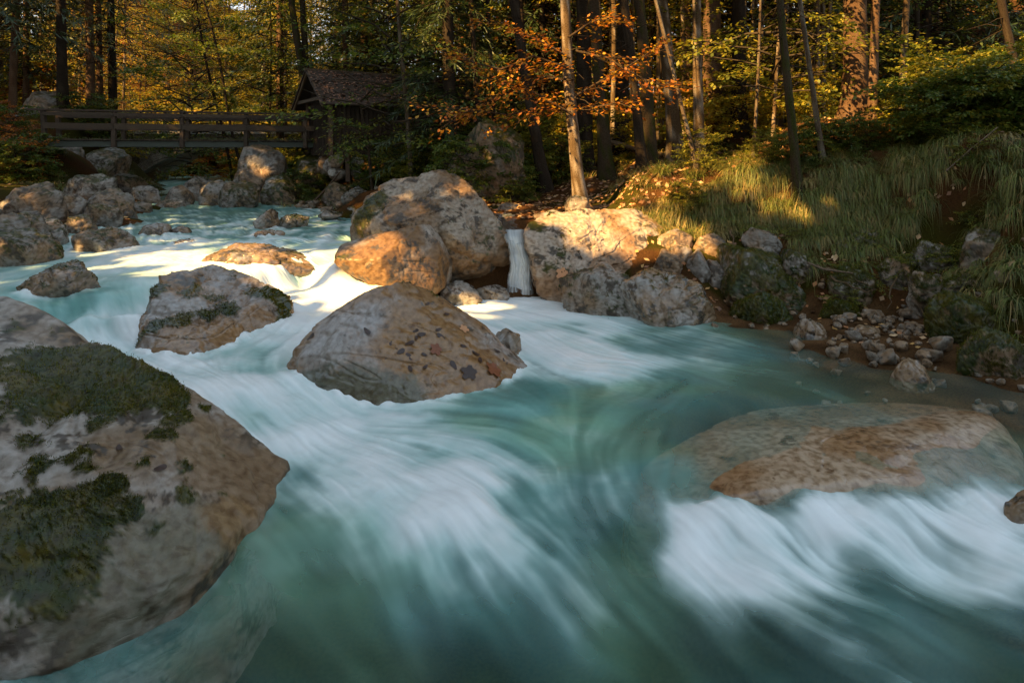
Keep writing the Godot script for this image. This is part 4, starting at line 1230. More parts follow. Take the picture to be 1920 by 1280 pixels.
func make_background() -> void:
	var protos := {
		"s1": prototype("spruce_tree", "dark", "spruce_a", 18, 0.15), "s2": prototype("spruce_tree", "spruce", "spruce_b", 21, 0.17), "b1": prototype("beech_tree", "pale", "beech_a", 14, 0.1),
		"b2": prototype("beech_tree", "grey", "beech_b", 11, 0.07), "b3": prototype("beech_tree", "pale", "beech_c", 15, 0.11), "g1": prototype("beech_tree", "mossy", "green_a", 9, 0.06), "p1": prototype("birch_tree", "pale", "beech_high", 17, 0.085)}
	var say := {"s1": "dark green spruce in the forest behind", "s2": "tall bare-stemmed spruce in the forest behind", "b1": "golden beech in the forest behind", "b2": "low lime green beech in the forest behind", "b3": "orange and yellow beech in the forest behind", "g1": "small green leafy tree in the forest behind", "p1": "slender pale-stemmed birch in the forest behind"}
	var place := func(kind: String, px: float, d: float, zone: String):
		var p := on_ground(px, d)
		var t: Node3D = protos[kind].duplicate()
		t.name = numbered(String(protos[kind].name))
		add_child(t)
		t.position = p - Vector3(0, 0.1, 0)
		t.rotation.y = rng.randf() * TAU
		t.rotation.x = rng.randf_range(-0.05, 0.05)
		t.scale = Vector3.ONE * rng.randf_range(0.8, 1.2)
		tag(t, say[kind] + " " + zone, "tree", say[kind] + " " + zone)
	# zones: px range, distance range, how many, kinds, what they stand behind
	for z in [
		[-80, 620, 27, 33, 14, ["s2", "b2", "s2", "g1"], "the footbridge"],
		[-80, 700, 40, 66, 46, ["b1", "b2", "b1", "s2", "b3"], "the stone bridge"],
		[620, 1060, 23, 34, 22, ["s1", "s1", "s2", "b2", "g1"], "the hut"],
		[620, 1100, 36, 62, 30, ["s1", "s2", "b1", "b2"], "the hut, deeper in the wood"],
		[1060, 1560, 22.5, 36, 28, ["b1", "b2", "b1", "b3", "s2"], "the sunlit trunks"],
		[1060, 1600, 42, 66, 26, ["b1", "b1", "b2", "s2"], "the sunlit trunks, deeper in the wood"],
		[0, 640, 34, 60, 34, ["p1"], "the stone bridge"],
		[370, 560, 54, 66, 12, ["b1", "b2", "s1"], "the stone bridge, farthest"],
		[1120, 1580, 20.5, 34, 32, ["p1"], "the sunlit trunks"],
		[1560, 2050, 20, 46, 26, ["s1", "s2", "g1", "b3"], "the massive spruce"]]:
		for k in z[4]:
			var px := rng.randf_range(z[0], z[1])
			var d := rng.randf_range(z[2], z[3])
			var kinds: Array = z[5]
			var x := (px - MID_X) / FOCAL * d
			if d < 53 and px > 235 and px < 480: continue
			place.call(kinds[k % kinds.size()], px, d, z[6])
	for k in protos: protos[k].free()

# ------------------------------------------------------------------ grass, shrubs, fallen leaves

func tussock(count: int, length: float, hang: float, straw: float) -> ArrayMesh:
	var b := Build.new()
	for k in count:
		var a := rng.randf() * TAU
		var d := Vector3(cos(a), 0, sin(a))
		if hang > 0.5 and d.z < -0.2: d.z = -d.z
		var p := Vector3(rng.randf_range(-0.12, 0.12), 0, rng.randf_range(-0.08, 0.08))
		var l := length * (0.35 + 1.0 * rng.randf() * rng.randf() + 0.3 * rng.randf())
		var up := rng.randf_range(0.4, 1.3) * (1.0 - 0.4 * hang)
		var bend := (0.6 + hang * 0.8) * rng.randf_range(0.6, 1.3)
		var pts := []
		for i in 6:
			var f := i / 5.0
			pts.append(p + d * l * f * (0.8 - 0.25 * f * hang) + Vector3(0, l * (up * f - bend * f * f), 0) + rvec() * 0.01 * f)
		var c := pick([Color(0.34, 0.25, 0.07), Color(0.25, 0.2, 0.05), Color(0.4, 0.28, 0.09)]) if rng.randf() < straw else pick([Color(0.085, 0.15, 0.02), Color(0.12, 0.19, 0.03), Color(0.055, 0.11, 0.018), Color(0.16, 0.2, 0.03)])
		b.ribbon(pts, d.cross(Vector3.UP).normalized(), rng.randf_range(0.003, 0.006) * (0.7 + length), c, c.lerp(Color(0.28, 0.2, 0.06), 0.35))
	return b.mesh()

func scatter(called: String, mesh: Mesh, mat: Material, list: Array, cols: Array, label: String, category: String) -> void:
	var mm := MultiMesh.new()
	mm.transform_format = MultiMesh.TRANSFORM_3D
	mm.use_colors = true
	mm.mesh = mesh
	mm.instance_count = list.size()
	for k in list.size():
		mm.set_instance_transform(k, list[k])
		mm.set_instance_color(k, cols[k])
	var o := MultiMeshInstance3D.new()
	o.name = numbered(called)
	o.multimesh = mm
	o.material_override = mat
	add_child(o)
	tag(o, label, category, "", "stuff")

func make_grass() -> void:
	# px range, distance range, count, hanging or not, share of gold, size
	var sets := [
		["hanging grass along the broken ledge and bank edge", 0.46, 0.75, [[1185, 1330, 12.7, 13.6, 120, 0.55], [1330, 1480, 12.5, 13.6, 110, 0.45], [1480, 1640, 12.0, 13.0, 170, 0.25], [1600, 1810, 11.6, 12.6, 170, 0.2], [1800, 2010, 9.2, 11.4, 150, 0.1], [1860, 2020, 8.3, 9.6, 40, 0.0], [1680, 1860, 12.0, 13.4, 60, 0.1], [1500, 1760, 10.9, 11.9, 14, 0.0], [860, 985, 15.6, 16.0, 16, 0.3]]],
		["upright grass on the crest of the bank and forest floor", 0.36, 0.2, [[1190, 1480, 13.4, 15.5, 120, 0.5], [1460, 1800, 12.6, 15.0, 130, 0.2], [1780, 2000, 10.6, 13.0, 60, 0.0], [1150, 1700, 15.0, 21.0, 200, 0.5], [850, 1000, 15.8, 17.5, 40, 0.3], [180, 300, 23.5, 29.5, 200, 0.25], [300, 520, 33, 44, 120, 0.7], [-20, 120, 19, 24, 40, 0.2], [520, 760, 20, 24, 60, 0.1], [900, 1200, 17, 24, 90, 0.3]]]]
	for q in sets:
		for v in 2:
			var list := []
			var cols := []
			for z in q[3]:
				for k in int(z[4] * (z[5] if v else 1.0 - z[5])):
					var p := on_ground(rng.randf_range(z[0], z[1]), rng.randf_range(z[2], z[3]))
					var s := rng.randf_range(0.5, 1.4)
					list.append(Transform3D(Basis(Vector3.UP, rng.randf_range(-0.9, 0.9) if q[2] > 0.5 else rng.randf() * TAU).scaled(Vector3(s, s * rng.randf_range(0.7, 1.1), s)), p - Vector3(0, 0.03, 0)))
					cols.append(Color(1, 1, 1) * rng.randf_range(0.7, 1.0))
			scatter("grass", tussock(170, q[1], q[2], 0.75 if v else 0.15), mats.blades, list, cols, ("straw-yellow " if v else "green ") + q[0], "grass")

func make_shrubs() -> void:
	var kinds := {}
	kinds.dark = leafy_crown(0.1, 1.3, 0.8, 34, 15, 0.07, LEAF_GREEN)
	kinds.lime = leafy_crown(0.1, 1.5, 0.8, 34, 15, 0.075, LIME)
	kinds.gold = leafy_crown(0.1, 1.6, 0.9, 34, 14, 0.085, YELLOW)
	kinds.amber = leafy_crown(0.1, 1.4, 0.8, 24, 10, 0.08, ORANGE)
	kinds.fern = leafy_crown(0.05, 0.35, 0.55, 16, 9, 0.06, LEAF_GREEN + LIME)
	var say := {"dark": "dark green leafy shrub", "lime": "yellow-green shrub", "gold": "golden shrub", "amber": "orange-leaved shrub", "fern": "low green herb clump"}
	for z in [
		[1700, 2000, 12.4, 16, 40, ["dark", "dark", "lime"], "on the shaded slope above the grass", 1.0], [1480, 1760, 13.4, 15.5, 18, ["fern", "lime", "dark"], "in the grass of the bank crest", 0.45], [1400, 1900, 10.6, 12.4, 26, ["fern"], "on the shaded bank among the hanging grass", 0.45],
		[1060, 1620, 19, 30, 46, ["gold", "lime", "gold", "fern"], "between the sunlit trunks", 0.85], [690, 900, 18.5, 22, 16, ["lime", "dark", "dark"], "beside the hut", 0.9], [880, 1060, 17.5, 24, 16, ["dark", "lime"], "behind the grassy boulder", 1.0],
		[-40, 60, 19.5, 23, 8, ["dark", "amber", "dark"], "at the near end of the footbridge", 0.9], [270, 470, 40, 52, 36, ["gold", "gold", "lime"], "beyond the stone bridge", 1.9], [120, 300, 27, 31, 12, ["dark", "lime"], "behind the footbridge", 1.1], [430, 620, 24.6, 28, 14, ["lime", "dark"], "behind the footbridge end", 1.0],
		[1270, 1480, 13.2, 14.8, 14, ["fern", "lime"], "on the lip of the sunlit bank", 0.4], [520, 620, 21.5, 23.5, 9, ["fern", "dark"], "on the mossy rock pile", 0.7], [-60, 560, 30, 38, 26, ["gold", "amber", "lime"], "in the wood behind the footbridge", 1.6], [860, 970, 15.7, 16.6, 9, ["fern", "dark"], "on top of the grassy boulder", 0.8]]:
		for k in z[4]:
			var kind: String = z[5][k % z[5].size()]
			var px := rng.randf_range(z[0], z[1])
			var d := rng.randf_range(z[2], z[3])
			var p := on_ground(px, d)
			if d > 24 and d < 37.6 and absf(px - 345) < 130: continue
			var label: String = say[kind] + " " + z[6]
			var t := thing("shrub", label, "shrub", p, label)
			part("foliage", kinds[kind][0], mats.leaves, t)
			part("stems", kinds[kind][1], mats.bark, t)
			t.rotation.y = rng.randf() * TAU
			t.scale = Vector3.ONE * rng.randf_range(0.7, 1.3) * z[7]

func leaf_mesh(lobes: bool) -> ArrayMesh:
	var st := SurfaceTool.new()
	st.begin(Mesh.PRIMITIVE_TRIANGLES)
	var rim := []
	var n := 40 if lobes else 18
	for k in n:
		var a := TAU * k / n
		var r := 0.5
		var p: Vector3
		if lobes:
			r = 0.25 + 0.24 * pow(absf(cos(a * 2.5)), 1.3) * (0.7 + 0.3 * cos(a)) + 0.05 * absf(sin(a * 7.5))
			p = Vector3(sin(a) * r, 0, -cos(a) * r)
		else:
			p = Vector3(sin(a) * 0.24 * (1.0 - 0.35 * cos(a)), 0, -cos(a) * 0.5)
		p.y = 0.16 * (p.x * p.x + p.z * p.z) * 2.0 + 0.05 * sin(a * 3.0) * r
		rim.append(p)
	for k in n:
		for q in [Vector3(0, 0.01, 0), rim[(k + 1) % n], rim[k]]: st.add_vertex(q)
	# a stalk
	for q in [Vector3(-0.012, 0.03, 0.4), Vector3(0.012, 0.03, 0.4), Vector3(0.03, 0.08, 0.78)]: st.add_vertex(q)
	st.generate_normals()
	return st.commit()

func make_fallen_leaves() -> void:
	var oval := leaf_mesh(false)
	var lobed := leaf_mesh(true)
	var brown := StandardMaterial3D.new()
	brown.albedo_color = Color(0.2, 0.13, 0.1)
	brown.roughness = 0.45
	var rust := StandardMaterial3D.new()
	rust.albedo_color = Color(0.46, 0.24, 0.09)
	rust.roughness = 0.5
	var tan_ := StandardMaterial3D.new()
	tan_.albedo_color = Color(0.72, 0.52, 0.36)
	tan_.roughness = 0.6
	for m in [brown, rust, tan_]: m.cull_mode = BaseMaterial3D.CULL_DISABLED
	var put := func(key: String, px: float, py: float, size: float, mesh: Mesh, m: Material, label: String, group: String):
		var r: Dictionary = rocks[key]
		var p := rock_hit(r, px, py)
		var nn := rock_normal(r, p)
		var o := single("fallen_leaf", mesh, m, label, "leaf", group)
		var x := nn.cross(Vector3(rng.randf_range(-1, 1), 0.3, rng.randf_range(-1, 1))).normalized()
		o.transform = Transform3D(Basis(x, nn, x.cross(nn)).scaled(Vector3(size, size, size)), p + nn * 0.012)
	for q in [[800, 571], [837, 590], [779, 621], [790, 628], [784, 612], [822, 619], [767, 645], [750, 660], [767, 670], [795, 666], [855, 666], [891, 664], [931, 659], [947, 680], [850, 686], [797, 689], [769, 693], [688, 622], [727, 640], [737, 650], [900, 677], [780, 635], [583, 633], [728, 672], [826, 632], [868, 650]]:
		put.call("middle", q[0], q[1], rng.randf_range(0.07, 0.12), oval, brown, "small dark wet leaf stuck to the brown boulder in mid stream", "wet leaves on the brown boulder")
	put.call("middle", 925, 694, 0.24, lobed, rust, "large orange maple leaf on the brown mid stream boulder", "")
	put.call("middle", 880, 699, 0.22, lobed, brown, "large dark brown maple leaf on the brown mid stream boulder", "")
	put.call("middle", 817, 655, 0.17, lobed, rust, "smaller golden maple leaf higher up on the brown mid stream boulder", "")
	put.call("middle", 869, 617, 0.14, lobed, tan_, "pale curled maple leaf near the top of the brown boulder", "")
	put.call("ledge", 1055, 512, 0.24, lobed, tan_, "pale maple leaf on the wet moss beside the thin waterfall", "")
	put.call("near", 222, 842, 0.09, oval, brown, "small black leaf on the huge pale boulder", "dark leaves on the huge boulder")
	put.call("near", 298, 880, 0.1, oval, brown, "small black leaf on the huge pale boulder", "dark leaves on the huge boulder")
	# litter over the floor
	var list := []
	var cols := []
	for z in [[880, 1300, 13.0, 19, 2600], [1180, 1720, 13.2, 22, 2200], [520, 780, 18.5, 23.5, 1500], [1040, 1950, 8.6, 12.5, 1100], [-40, 260, 14, 22, 500], [560, 760, 24, 30, 300]]:
		for k in z[4]:
			var p := on_ground(rng.randf_range(z[0], z[1]), rng.randf_range(z[2], z[3]))
			if p.y < 0.15: continue
			var nn := (ground_normal(p.x, p.z) + rvec() * 0.35).normalized()
			var x := nn.cross(rvec()).normalized()
			var s := rng.randf_range(0.06, 0.13)
			list.append(Transform3D(Basis(x, nn, x.cross(nn)).scaled(Vector3(s, s, s)), p + Vector3(0, 0.02, 0)))
			cols.append(pick([Color(0.32, 0.13, 0.04), Color(0.22, 0.1, 0.045), Color(0.42, 0.24, 0.07), Color(0.14, 0.07, 0.04), Color(0.45, 0.3, 0.16)]))
	var b := Build.new()
	b.leaf(Vector3(0, 0, 0.5), Vector3(0, 0, -1), Vector3(0.32, 0.06, 0), Color.WHITE)
	scatter("fallen_leaves", b.mesh(), mats.dry_leaf, list, cols, "brown and orange leaf litter strewn over the forest floor", "leaves")

# ------------------------------------------------------------------ special trees

func bough(b: Build, w: Build, base: Vector3, line: Array, d: float, cols: Array, leaf: float, per: int) -> void:
	var pts := []
	for k in line.size(): pts.append(at(line[k][0], line[k][1], d + rng.randf_range(-0.35, 0.35)) - base)
	var rad := []
	for k in pts.size(): rad.append(0.03 * (1.0 - 0.85 * k / pts.size()))
	w.tube(pts, rad, 5, Color(0.09, 0.07, 0.05))
	for k in pts.size() - 1:
		for e in 5:
			var p: Vector3 = pts[k].lerp(pts[k + 1], rng.randf())
			var dd: Vector3 = (pts[k + 1] - pts[k]).normalized()
			var side := dd.cross(Vector3.UP).normalized() * (1.0 if e % 2 else -1.0)
			dd = (dd * rng.randf_range(0.3, 1.0) + side * rng.randf_range(0.2, 1.0) + Vector3(0, rng.randf_range(-0.35, 0.2), 0)).normalized()
			var l := rng.randf_range(0.5, 0.95)
			w.tube([p, p + dd * l], [0.009, 0.003], 3, Color(0.09, 0.07, 0.05))
			spray(b, p, dd, l, per, leaf, cols, 0.3)

func make_special_trees() -> void:
	var t: Node3D = get_node("beech_tree")
	var b := Build.new()
	var w := Build.new()
	for line in [[[1074, 150], [1010, 145], [950, 175], [905, 195], [850, 222]], [[1072, 130], [1000, 105], [940, 130], [890, 118], [858, 95]], [[1080, 95], [1140, 110], [1210, 150], [1255, 165]], [[1078, 180], [1130, 150], [1185, 120], [1230, 90]], [[1076, 195], [1010, 205], [950, 215], [880, 205], [820, 205]],
		[[1070, 110], [1020, 80], [980, 60], [930, 40]], [[1080, 205], [1120, 200], [1170, 190]], [[1074, 215], [1030, 190], [990, 165], [930, 150]], [[1066, 70], [1110, 40], [1160, 30]]]:
		bough(b, w, t.position, line, 13.4, ORANGE + [YELLOW[3]], 0.095, 20)
	part("low_foliage", b.mesh(), mats.leaves, t)
	part("low_branches", w.mesh(), mats.bark, t)
	for k in 8:
		var a := k * TAU / 8 + rng.randf_range(-0.3, 0.3)
		var pts := [Vector3(0, 0.22, 0)]
		var rad := [0.07]
		for e in 5:
			var r := 0.18 + 0.22 * e
			var q := Vector3(cos(a), 0, sin(a)) * r + rvec() * 0.05
			q.y = ground(t.position.x + q.x, t.position.z + q.z) - t.position.y + 0.015 - 0.03 * e * 0.3
			pts.append(q)
			rad.append(0.05 * (1.0 - e * 0.19))
		var rb := Build.new()
		rb.tube(pts, rad, 6, Color(0.2, 0.13, 0.08), noise_a, 0.3)
		part("root", rb.mesh(), mats.smooth_bark, t)
	# leafy sapling in front of the hut
	t = thing("hazel_tree", "slanting green sapling with layered leaves hiding the hut wall", "tree", on_ground(700, 20.0))
	b = Build.new()
	w = Build.new()
	w.tube([Vector3(0, -0.1, 0), at(690, 270, 20) - t.position, at(676, 200, 20) - t.position], [0.05, 0.035, 0.02], 7, Color(0.1, 0.08, 0.06))
	for line in [[[690, 262], [660, 240], [630, 235]], [[684, 240], [720, 220], [760, 235]], [[678, 205], [720, 190], [770, 195]], [[688, 260], [730, 250], [780, 262]], [[676, 190], [700, 165], [740, 160]], [[686, 250], [655, 255], [640, 262]]]:
		bough(b, w, t.position, line, 20.0, LEAF_GREEN + LIME, 0.1, 16)
	part("foliage", b.mesh(), mats.leaves, t)
	part("stem", w.mesh(), mats.bark, t)
	# drooping spruce boughs over the hut
	t = thing("spruce_tree", "young spruce with drooping dark boughs beside the hut roof", "tree", on_ground(838, 19.4))
	var c := spruce_crown(1.2, 9, 2.2, 130, 22, NEEDLE, 0.9)
	part("trunk", trunk_mesh(trunk_path(Vector3.ZERO, Vector3(0, 1, 0), 10, 0.03), 0.11, 9, Color(0.07, 0.055, 0.045), Color(0.12, 0.1, 0.085), 0.6), mats.bark, t)
	part("crown", c[0], mats.needles, t)
	part("branches", c[1], mats.bark, t)
	# a fallen log and a felled stem on the slope
	for q in [["fallen_log", "pale barkless log lying across the forest floor behind the trees", [[1128, 262, 19.5], [1200, 280, 19], [1300, 305, 18.4]], 0.075, Color(0.3, 0.24, 0.18)], ["fallen_branch", "thin bare pole leaning on the leafy slope below the hut", [[578, 388, 20.2], [610, 355, 20.6], [638, 322, 21.0]], 0.03, Color(0.16, 0.12, 0.09)],
			["fallen_branch", "grey forked dead branch lying over the mossy boulder by the beach", [[1515, 492, 11.0], [1545, 505, 10.9], [1600, 512, 10.7]], 0.018, Color(0.25, 0.2, 0.16)], ["fallen_branch", "long dry twig sloping across the shaded shrubs", [[1775, 320, 11.3], [1820, 280, 11.3], [1872, 238, 11.3]], 0.01, Color(0.3, 0.25, 0.2)]]:
		var lb := Build.new()
		var pts: Array = many(q[2])
		lb.tube(pts, [q[3] * 1.1, q[3], q[3] * 0.7], 8, q[4], noise_a, 0.2)
		single(q[0], lb.mesh(), mats.smooth_bark, q[1], "log" if q[0] == "fallen_log" else "branch")

func make_roots() -> void:
	for line in [[[1395, 438, 12.3], [1404, 470, 11.95], [1398, 512, 11.7]], [[1420, 440, 12.2], [1434, 478, 11.9], [1428, 516, 11.6]], [[1345, 446, 12.3], [1352, 478, 12.0], [1349, 508, 11.8]], [[1450, 452, 12.1], [1462, 490, 11.7], [1490, 512, 11.4]],
			[[1530, 498, 11.2], [1580, 514, 10.9], [1628, 530, 10.5]], [[1555, 520, 10.9], [1600, 542, 10.6], [1645, 546, 10.3]], [[1850, 538, 9.4], [1886, 562, 9.0], [1902, 606, 8.7]], [[1690, 500, 10.9], [1672, 540, 10.5], [1668, 580, 10.2]], [[1740, 540, 10.2], [1728, 570, 9.9], [1735, 600, 9.6]], [[1370, 430, 12.4], [1376, 460, 12.1], [1384, 500, 11.8]]]:
		var pts := []
		var ends := many(line)
		for k in 7:
			var f := k / 6.0
			pts.append(ends[0].lerp(ends[1], minf(f * 2.0, 1.0)).lerp(ends[2], maxf(f * 2.0 - 1.0, 0.0)) + rvec() * 0.035)
		var b := Build.new()
		b.tube(pts, range(7).map(func(k): return 0.02 * (1.0 - 0.11 * k)), 6, Color(0.2, 0.15, 0.1), noise_a, 0.3)
		single("exposed_root", b.mesh(), mats.smooth_bark, "bare grey root hanging down the face of the grassy bank", "root", "roots hanging from the bank")

# unseen trees added to shade the scene; crown leaves dropped where sun should fall
func make_shade_trees() -> void:
	# foot x, z, height of the crown's middle
	var spots := [[-9, 3.5, 11.5], [-13.5, 0.5, 11.5], [-17, 5, 11.5], [-6, 8, 11.5], [-12, 9, 11.5], [-19, -5, 11.5], [-21, -11, 11.5], [-7.5, 0.2, 11.5], [-3, 5.5, 11.5], [1.5, 7, 10], [5.5, 5, 10], [-10, 1.5, 19], [-6.5, 3, 19.5], [-13, -2, 19], [-4, 3.5, 20], [-25, -16, 12], [-24, -20, 13], [-30, -19, 13], [-33, -25, 13], [-27, -23, 14], [-36, -21, 14], [-18, -8, 19], [-22, -12, 19], [-15.5, -5, 19.5]]
	for i in spots.size():
		var p := Vector3(spots[i][0], 0, spots[i][1])
		p.y = ground(p.x, p.z)
		var mid: float = spots[i][2]
		var t := thing("added_shade_tree", "leafy tree added out of view to shade the stream and bank", "tree", p, "added shade trees out of view")
		part("trunk", trunk_mesh(trunk_path(Vector3.ZERO, Vector3(0, 1, 0), mid + 3.0, 0.1), 0.2, 9, Color(0.09, 0.07, 0.055), Color(0.15, 0.13, 0.11), 0.6), mats.bark, t)
		var b := Build.new()
		for k in 5200:
			var q := rvec()
			if q.length() > 1.0: continue
			q = q * Vector3(5.2, 5.5, 5.2) + Vector3(0, mid, 0)
			var g := p + q
			var u := (g.y - 1.0) / -SUN_DIR.y
			var x := g.x + SUN_DIR.x * u
			var z := g.z + SUN_DIR.z * u
			if sunlit(x, z): continue
			var d := rvec().normalized()
			b.leaf(q, d * 0.6, d.cross(rvec()).normalized() * 0.24, pick(YELLOW + LEAF_GREEN))
		part("crown", b.mesh(), mats.needles, t)

# mask for the added crowns: true where leaves are left out for sun
func sunlit(x: float, z: float) -> bool:
	var n := 1.2 * noise_a.get_noise_2d(x * 0.5, z * 0.5) + 0.6 * noise_a.get_noise_2d(x * 1.6, z * 1.6)
	if n > (0.5 if x > 4.0 else 0.6) and z < -8.5: return true
	for q in [[-3.2, -10.4, 2.4, 1.6], [2.2, -12.7, 1.9, 1.3], [-4.8, -11.0, 2.0, 1.2]]:
		var e: float = pow((x - q[0]) / q[2], 2) + pow((z - q[1]) / q[3], 2)
		if e < 1.0 + 0.5 * n: return true
	if z < -13.2 + n and x > -3.5:
		if x < 2.0 + n and z < -16.0 and z > -34.0: return false
		var c := x * 0.82 + z * 0.98
		if z > -27.0 and (c > -18.0 and c < -15.8 or c > -14.8 and c < -14.1 or c > -13.65 and c < -13.3): return false
		return not (x > 6.6 + n and z > -16.5 + n)
	if absf(x + 12.0) < 3.5 and z < -33.0: return true
	return z < -27.0 + n and not (x < -8.0 + n and z > -43.0 + n)

# ------------------------------------------------------------------ footbridge, stone bridge, hut, waterfall

func plank(parent: Node, called: String, a: Vector3, c: Vector3, w: float, h: float, col: Color, m: Material) -> MeshInstance3D:
	var b := Build.new()
	var x := (c - a) * 0.5
	var up := Vector3.UP if absf(x.normalized().y) < 0.9 else Vector3(1, 0, 0)
	var z := x.cross(up).normalized()
	var y := z.cross(x).normalized()
	b.box((a + c) * 0.5, x, y * h * 0.5, z * w * 0.5, col)
	return part(called, b.mesh(), m, parent)

func make_footbridge() -> void:
	var a := Vector3(at(72, 262, 21).x, 3.07, -21.0)
	var c := Vector3(at(640, 262, 23.9).x, 3.07, -23.9)
	var dir := (c - a).normalized()
	var back := Vector3.UP.cross(dir).normalized()
	if back.z > 0: back = -back
	var t := thing("footbridge", "weathered wooden footbridge with plank railings spanning the stream", "bridge", a)
	var length := (c - a).length()
	var wood := func() -> Color: return Color(0.11, 0.085, 0.062) * rng.randf_range(0.75, 1.2)
	var where := []
	for px in [80, 213, 341, 461, 572, 650]:
		var lo := 0.0
		var hi := length
		for k in 30:
			var m := (lo + hi) * 0.5
			var p := a + dir * m
			if p.x / -p.z * FOCAL + MID_X < px: lo = m
			else: hi = m
		where.append(lo)
	for side in 2:
		var fence := group_part("railing", t)
		var o := back * (1.5 * side)
		for k in where.size():
			if side == 0 and k == 5: continue
			var p: Vector3 = dir * where[k] + o
			var lean := dir * (0.06 if k == 0 else 0.0)
			plank(fence, "post", p + Vector3(0, -0.24, 0) + lean, p + Vector3(0, 0.87, 0), 0.12, 0.12, wood.call(), mats.plank_wood)
		var inner := -back * 0.075 if side == 1 else back * -0.075
		for k in where.size() - 1:
			var p: Vector3 = dir * (where[k] + 0.01) + o + inner
			var q: Vector3 = dir * (where[k + 1] - 0.01) + o + inner
			for h in [[0.78, 0.1], [0.42, 0.17]]:
				plank(fence, "rail", p + Vector3(0, h[0], 0), q + Vector3(0, h[0] + rng.randf_range(-0.012, 0.012), 0), 0.035, h[1], wood.call(), mats.weathered_wood)
		plank(fence, "handrail", dir * -0.3 + o + Vector3(0, 0.9, 0), dir * (length - 0.1) + o + Vector3(0, 0.9, 0), 0.17, 0.055, wood.call(), mats.weathered_wood)
		plank(t, "girder", dir * -0.2 + o + Vector3(0, -0.13, 0) + back * (0.1 if side == 0 else -0.1), dir * (length + 0.3) + o + Vector3(0, -0.13, 0) + back * (0.1 if side == 0 else -0.1), 0.1, 0.18, Color(0.06, 0.075, 0.06), mats.steel)
	var deck := group_part("deck", t)
	var k := 0.0
	while k < length + 0.2:
		plank(deck, "deck_plank", dir * k - back * 0.04, dir * k + back * 1.56, 0.13, 0.045, wood.call() * 0.8, mats.weathered_wood)
		k += 0.14
	# moss and grass along the edge of the deck
	var b := Build.new()
	for e in 1500:
		var s := rng.randf()
		s = s if rng.randf() < 0.5 else 0.5 + 0.5 * s
		var p := dir * length * s + Vector3(0, 0.02, 0) + back * rng.randf_range(-0.06, 0.12)
		var d := (Vector3(0, rng.randf_range(-0.2, 1), 0) + rvec() * 0.7).normalized()
		b.leaf(p, d * rng.randf_range(0.03, 0.1), d.cross(rvec()).normalized() * 0.012, pick([Color(0.05, 0.075, 0.015), Color(0.09, 0.08, 0.02)]))
	tag(part("moss", b.mesh(), mats.blades, deck), "", "", "", "stuff")

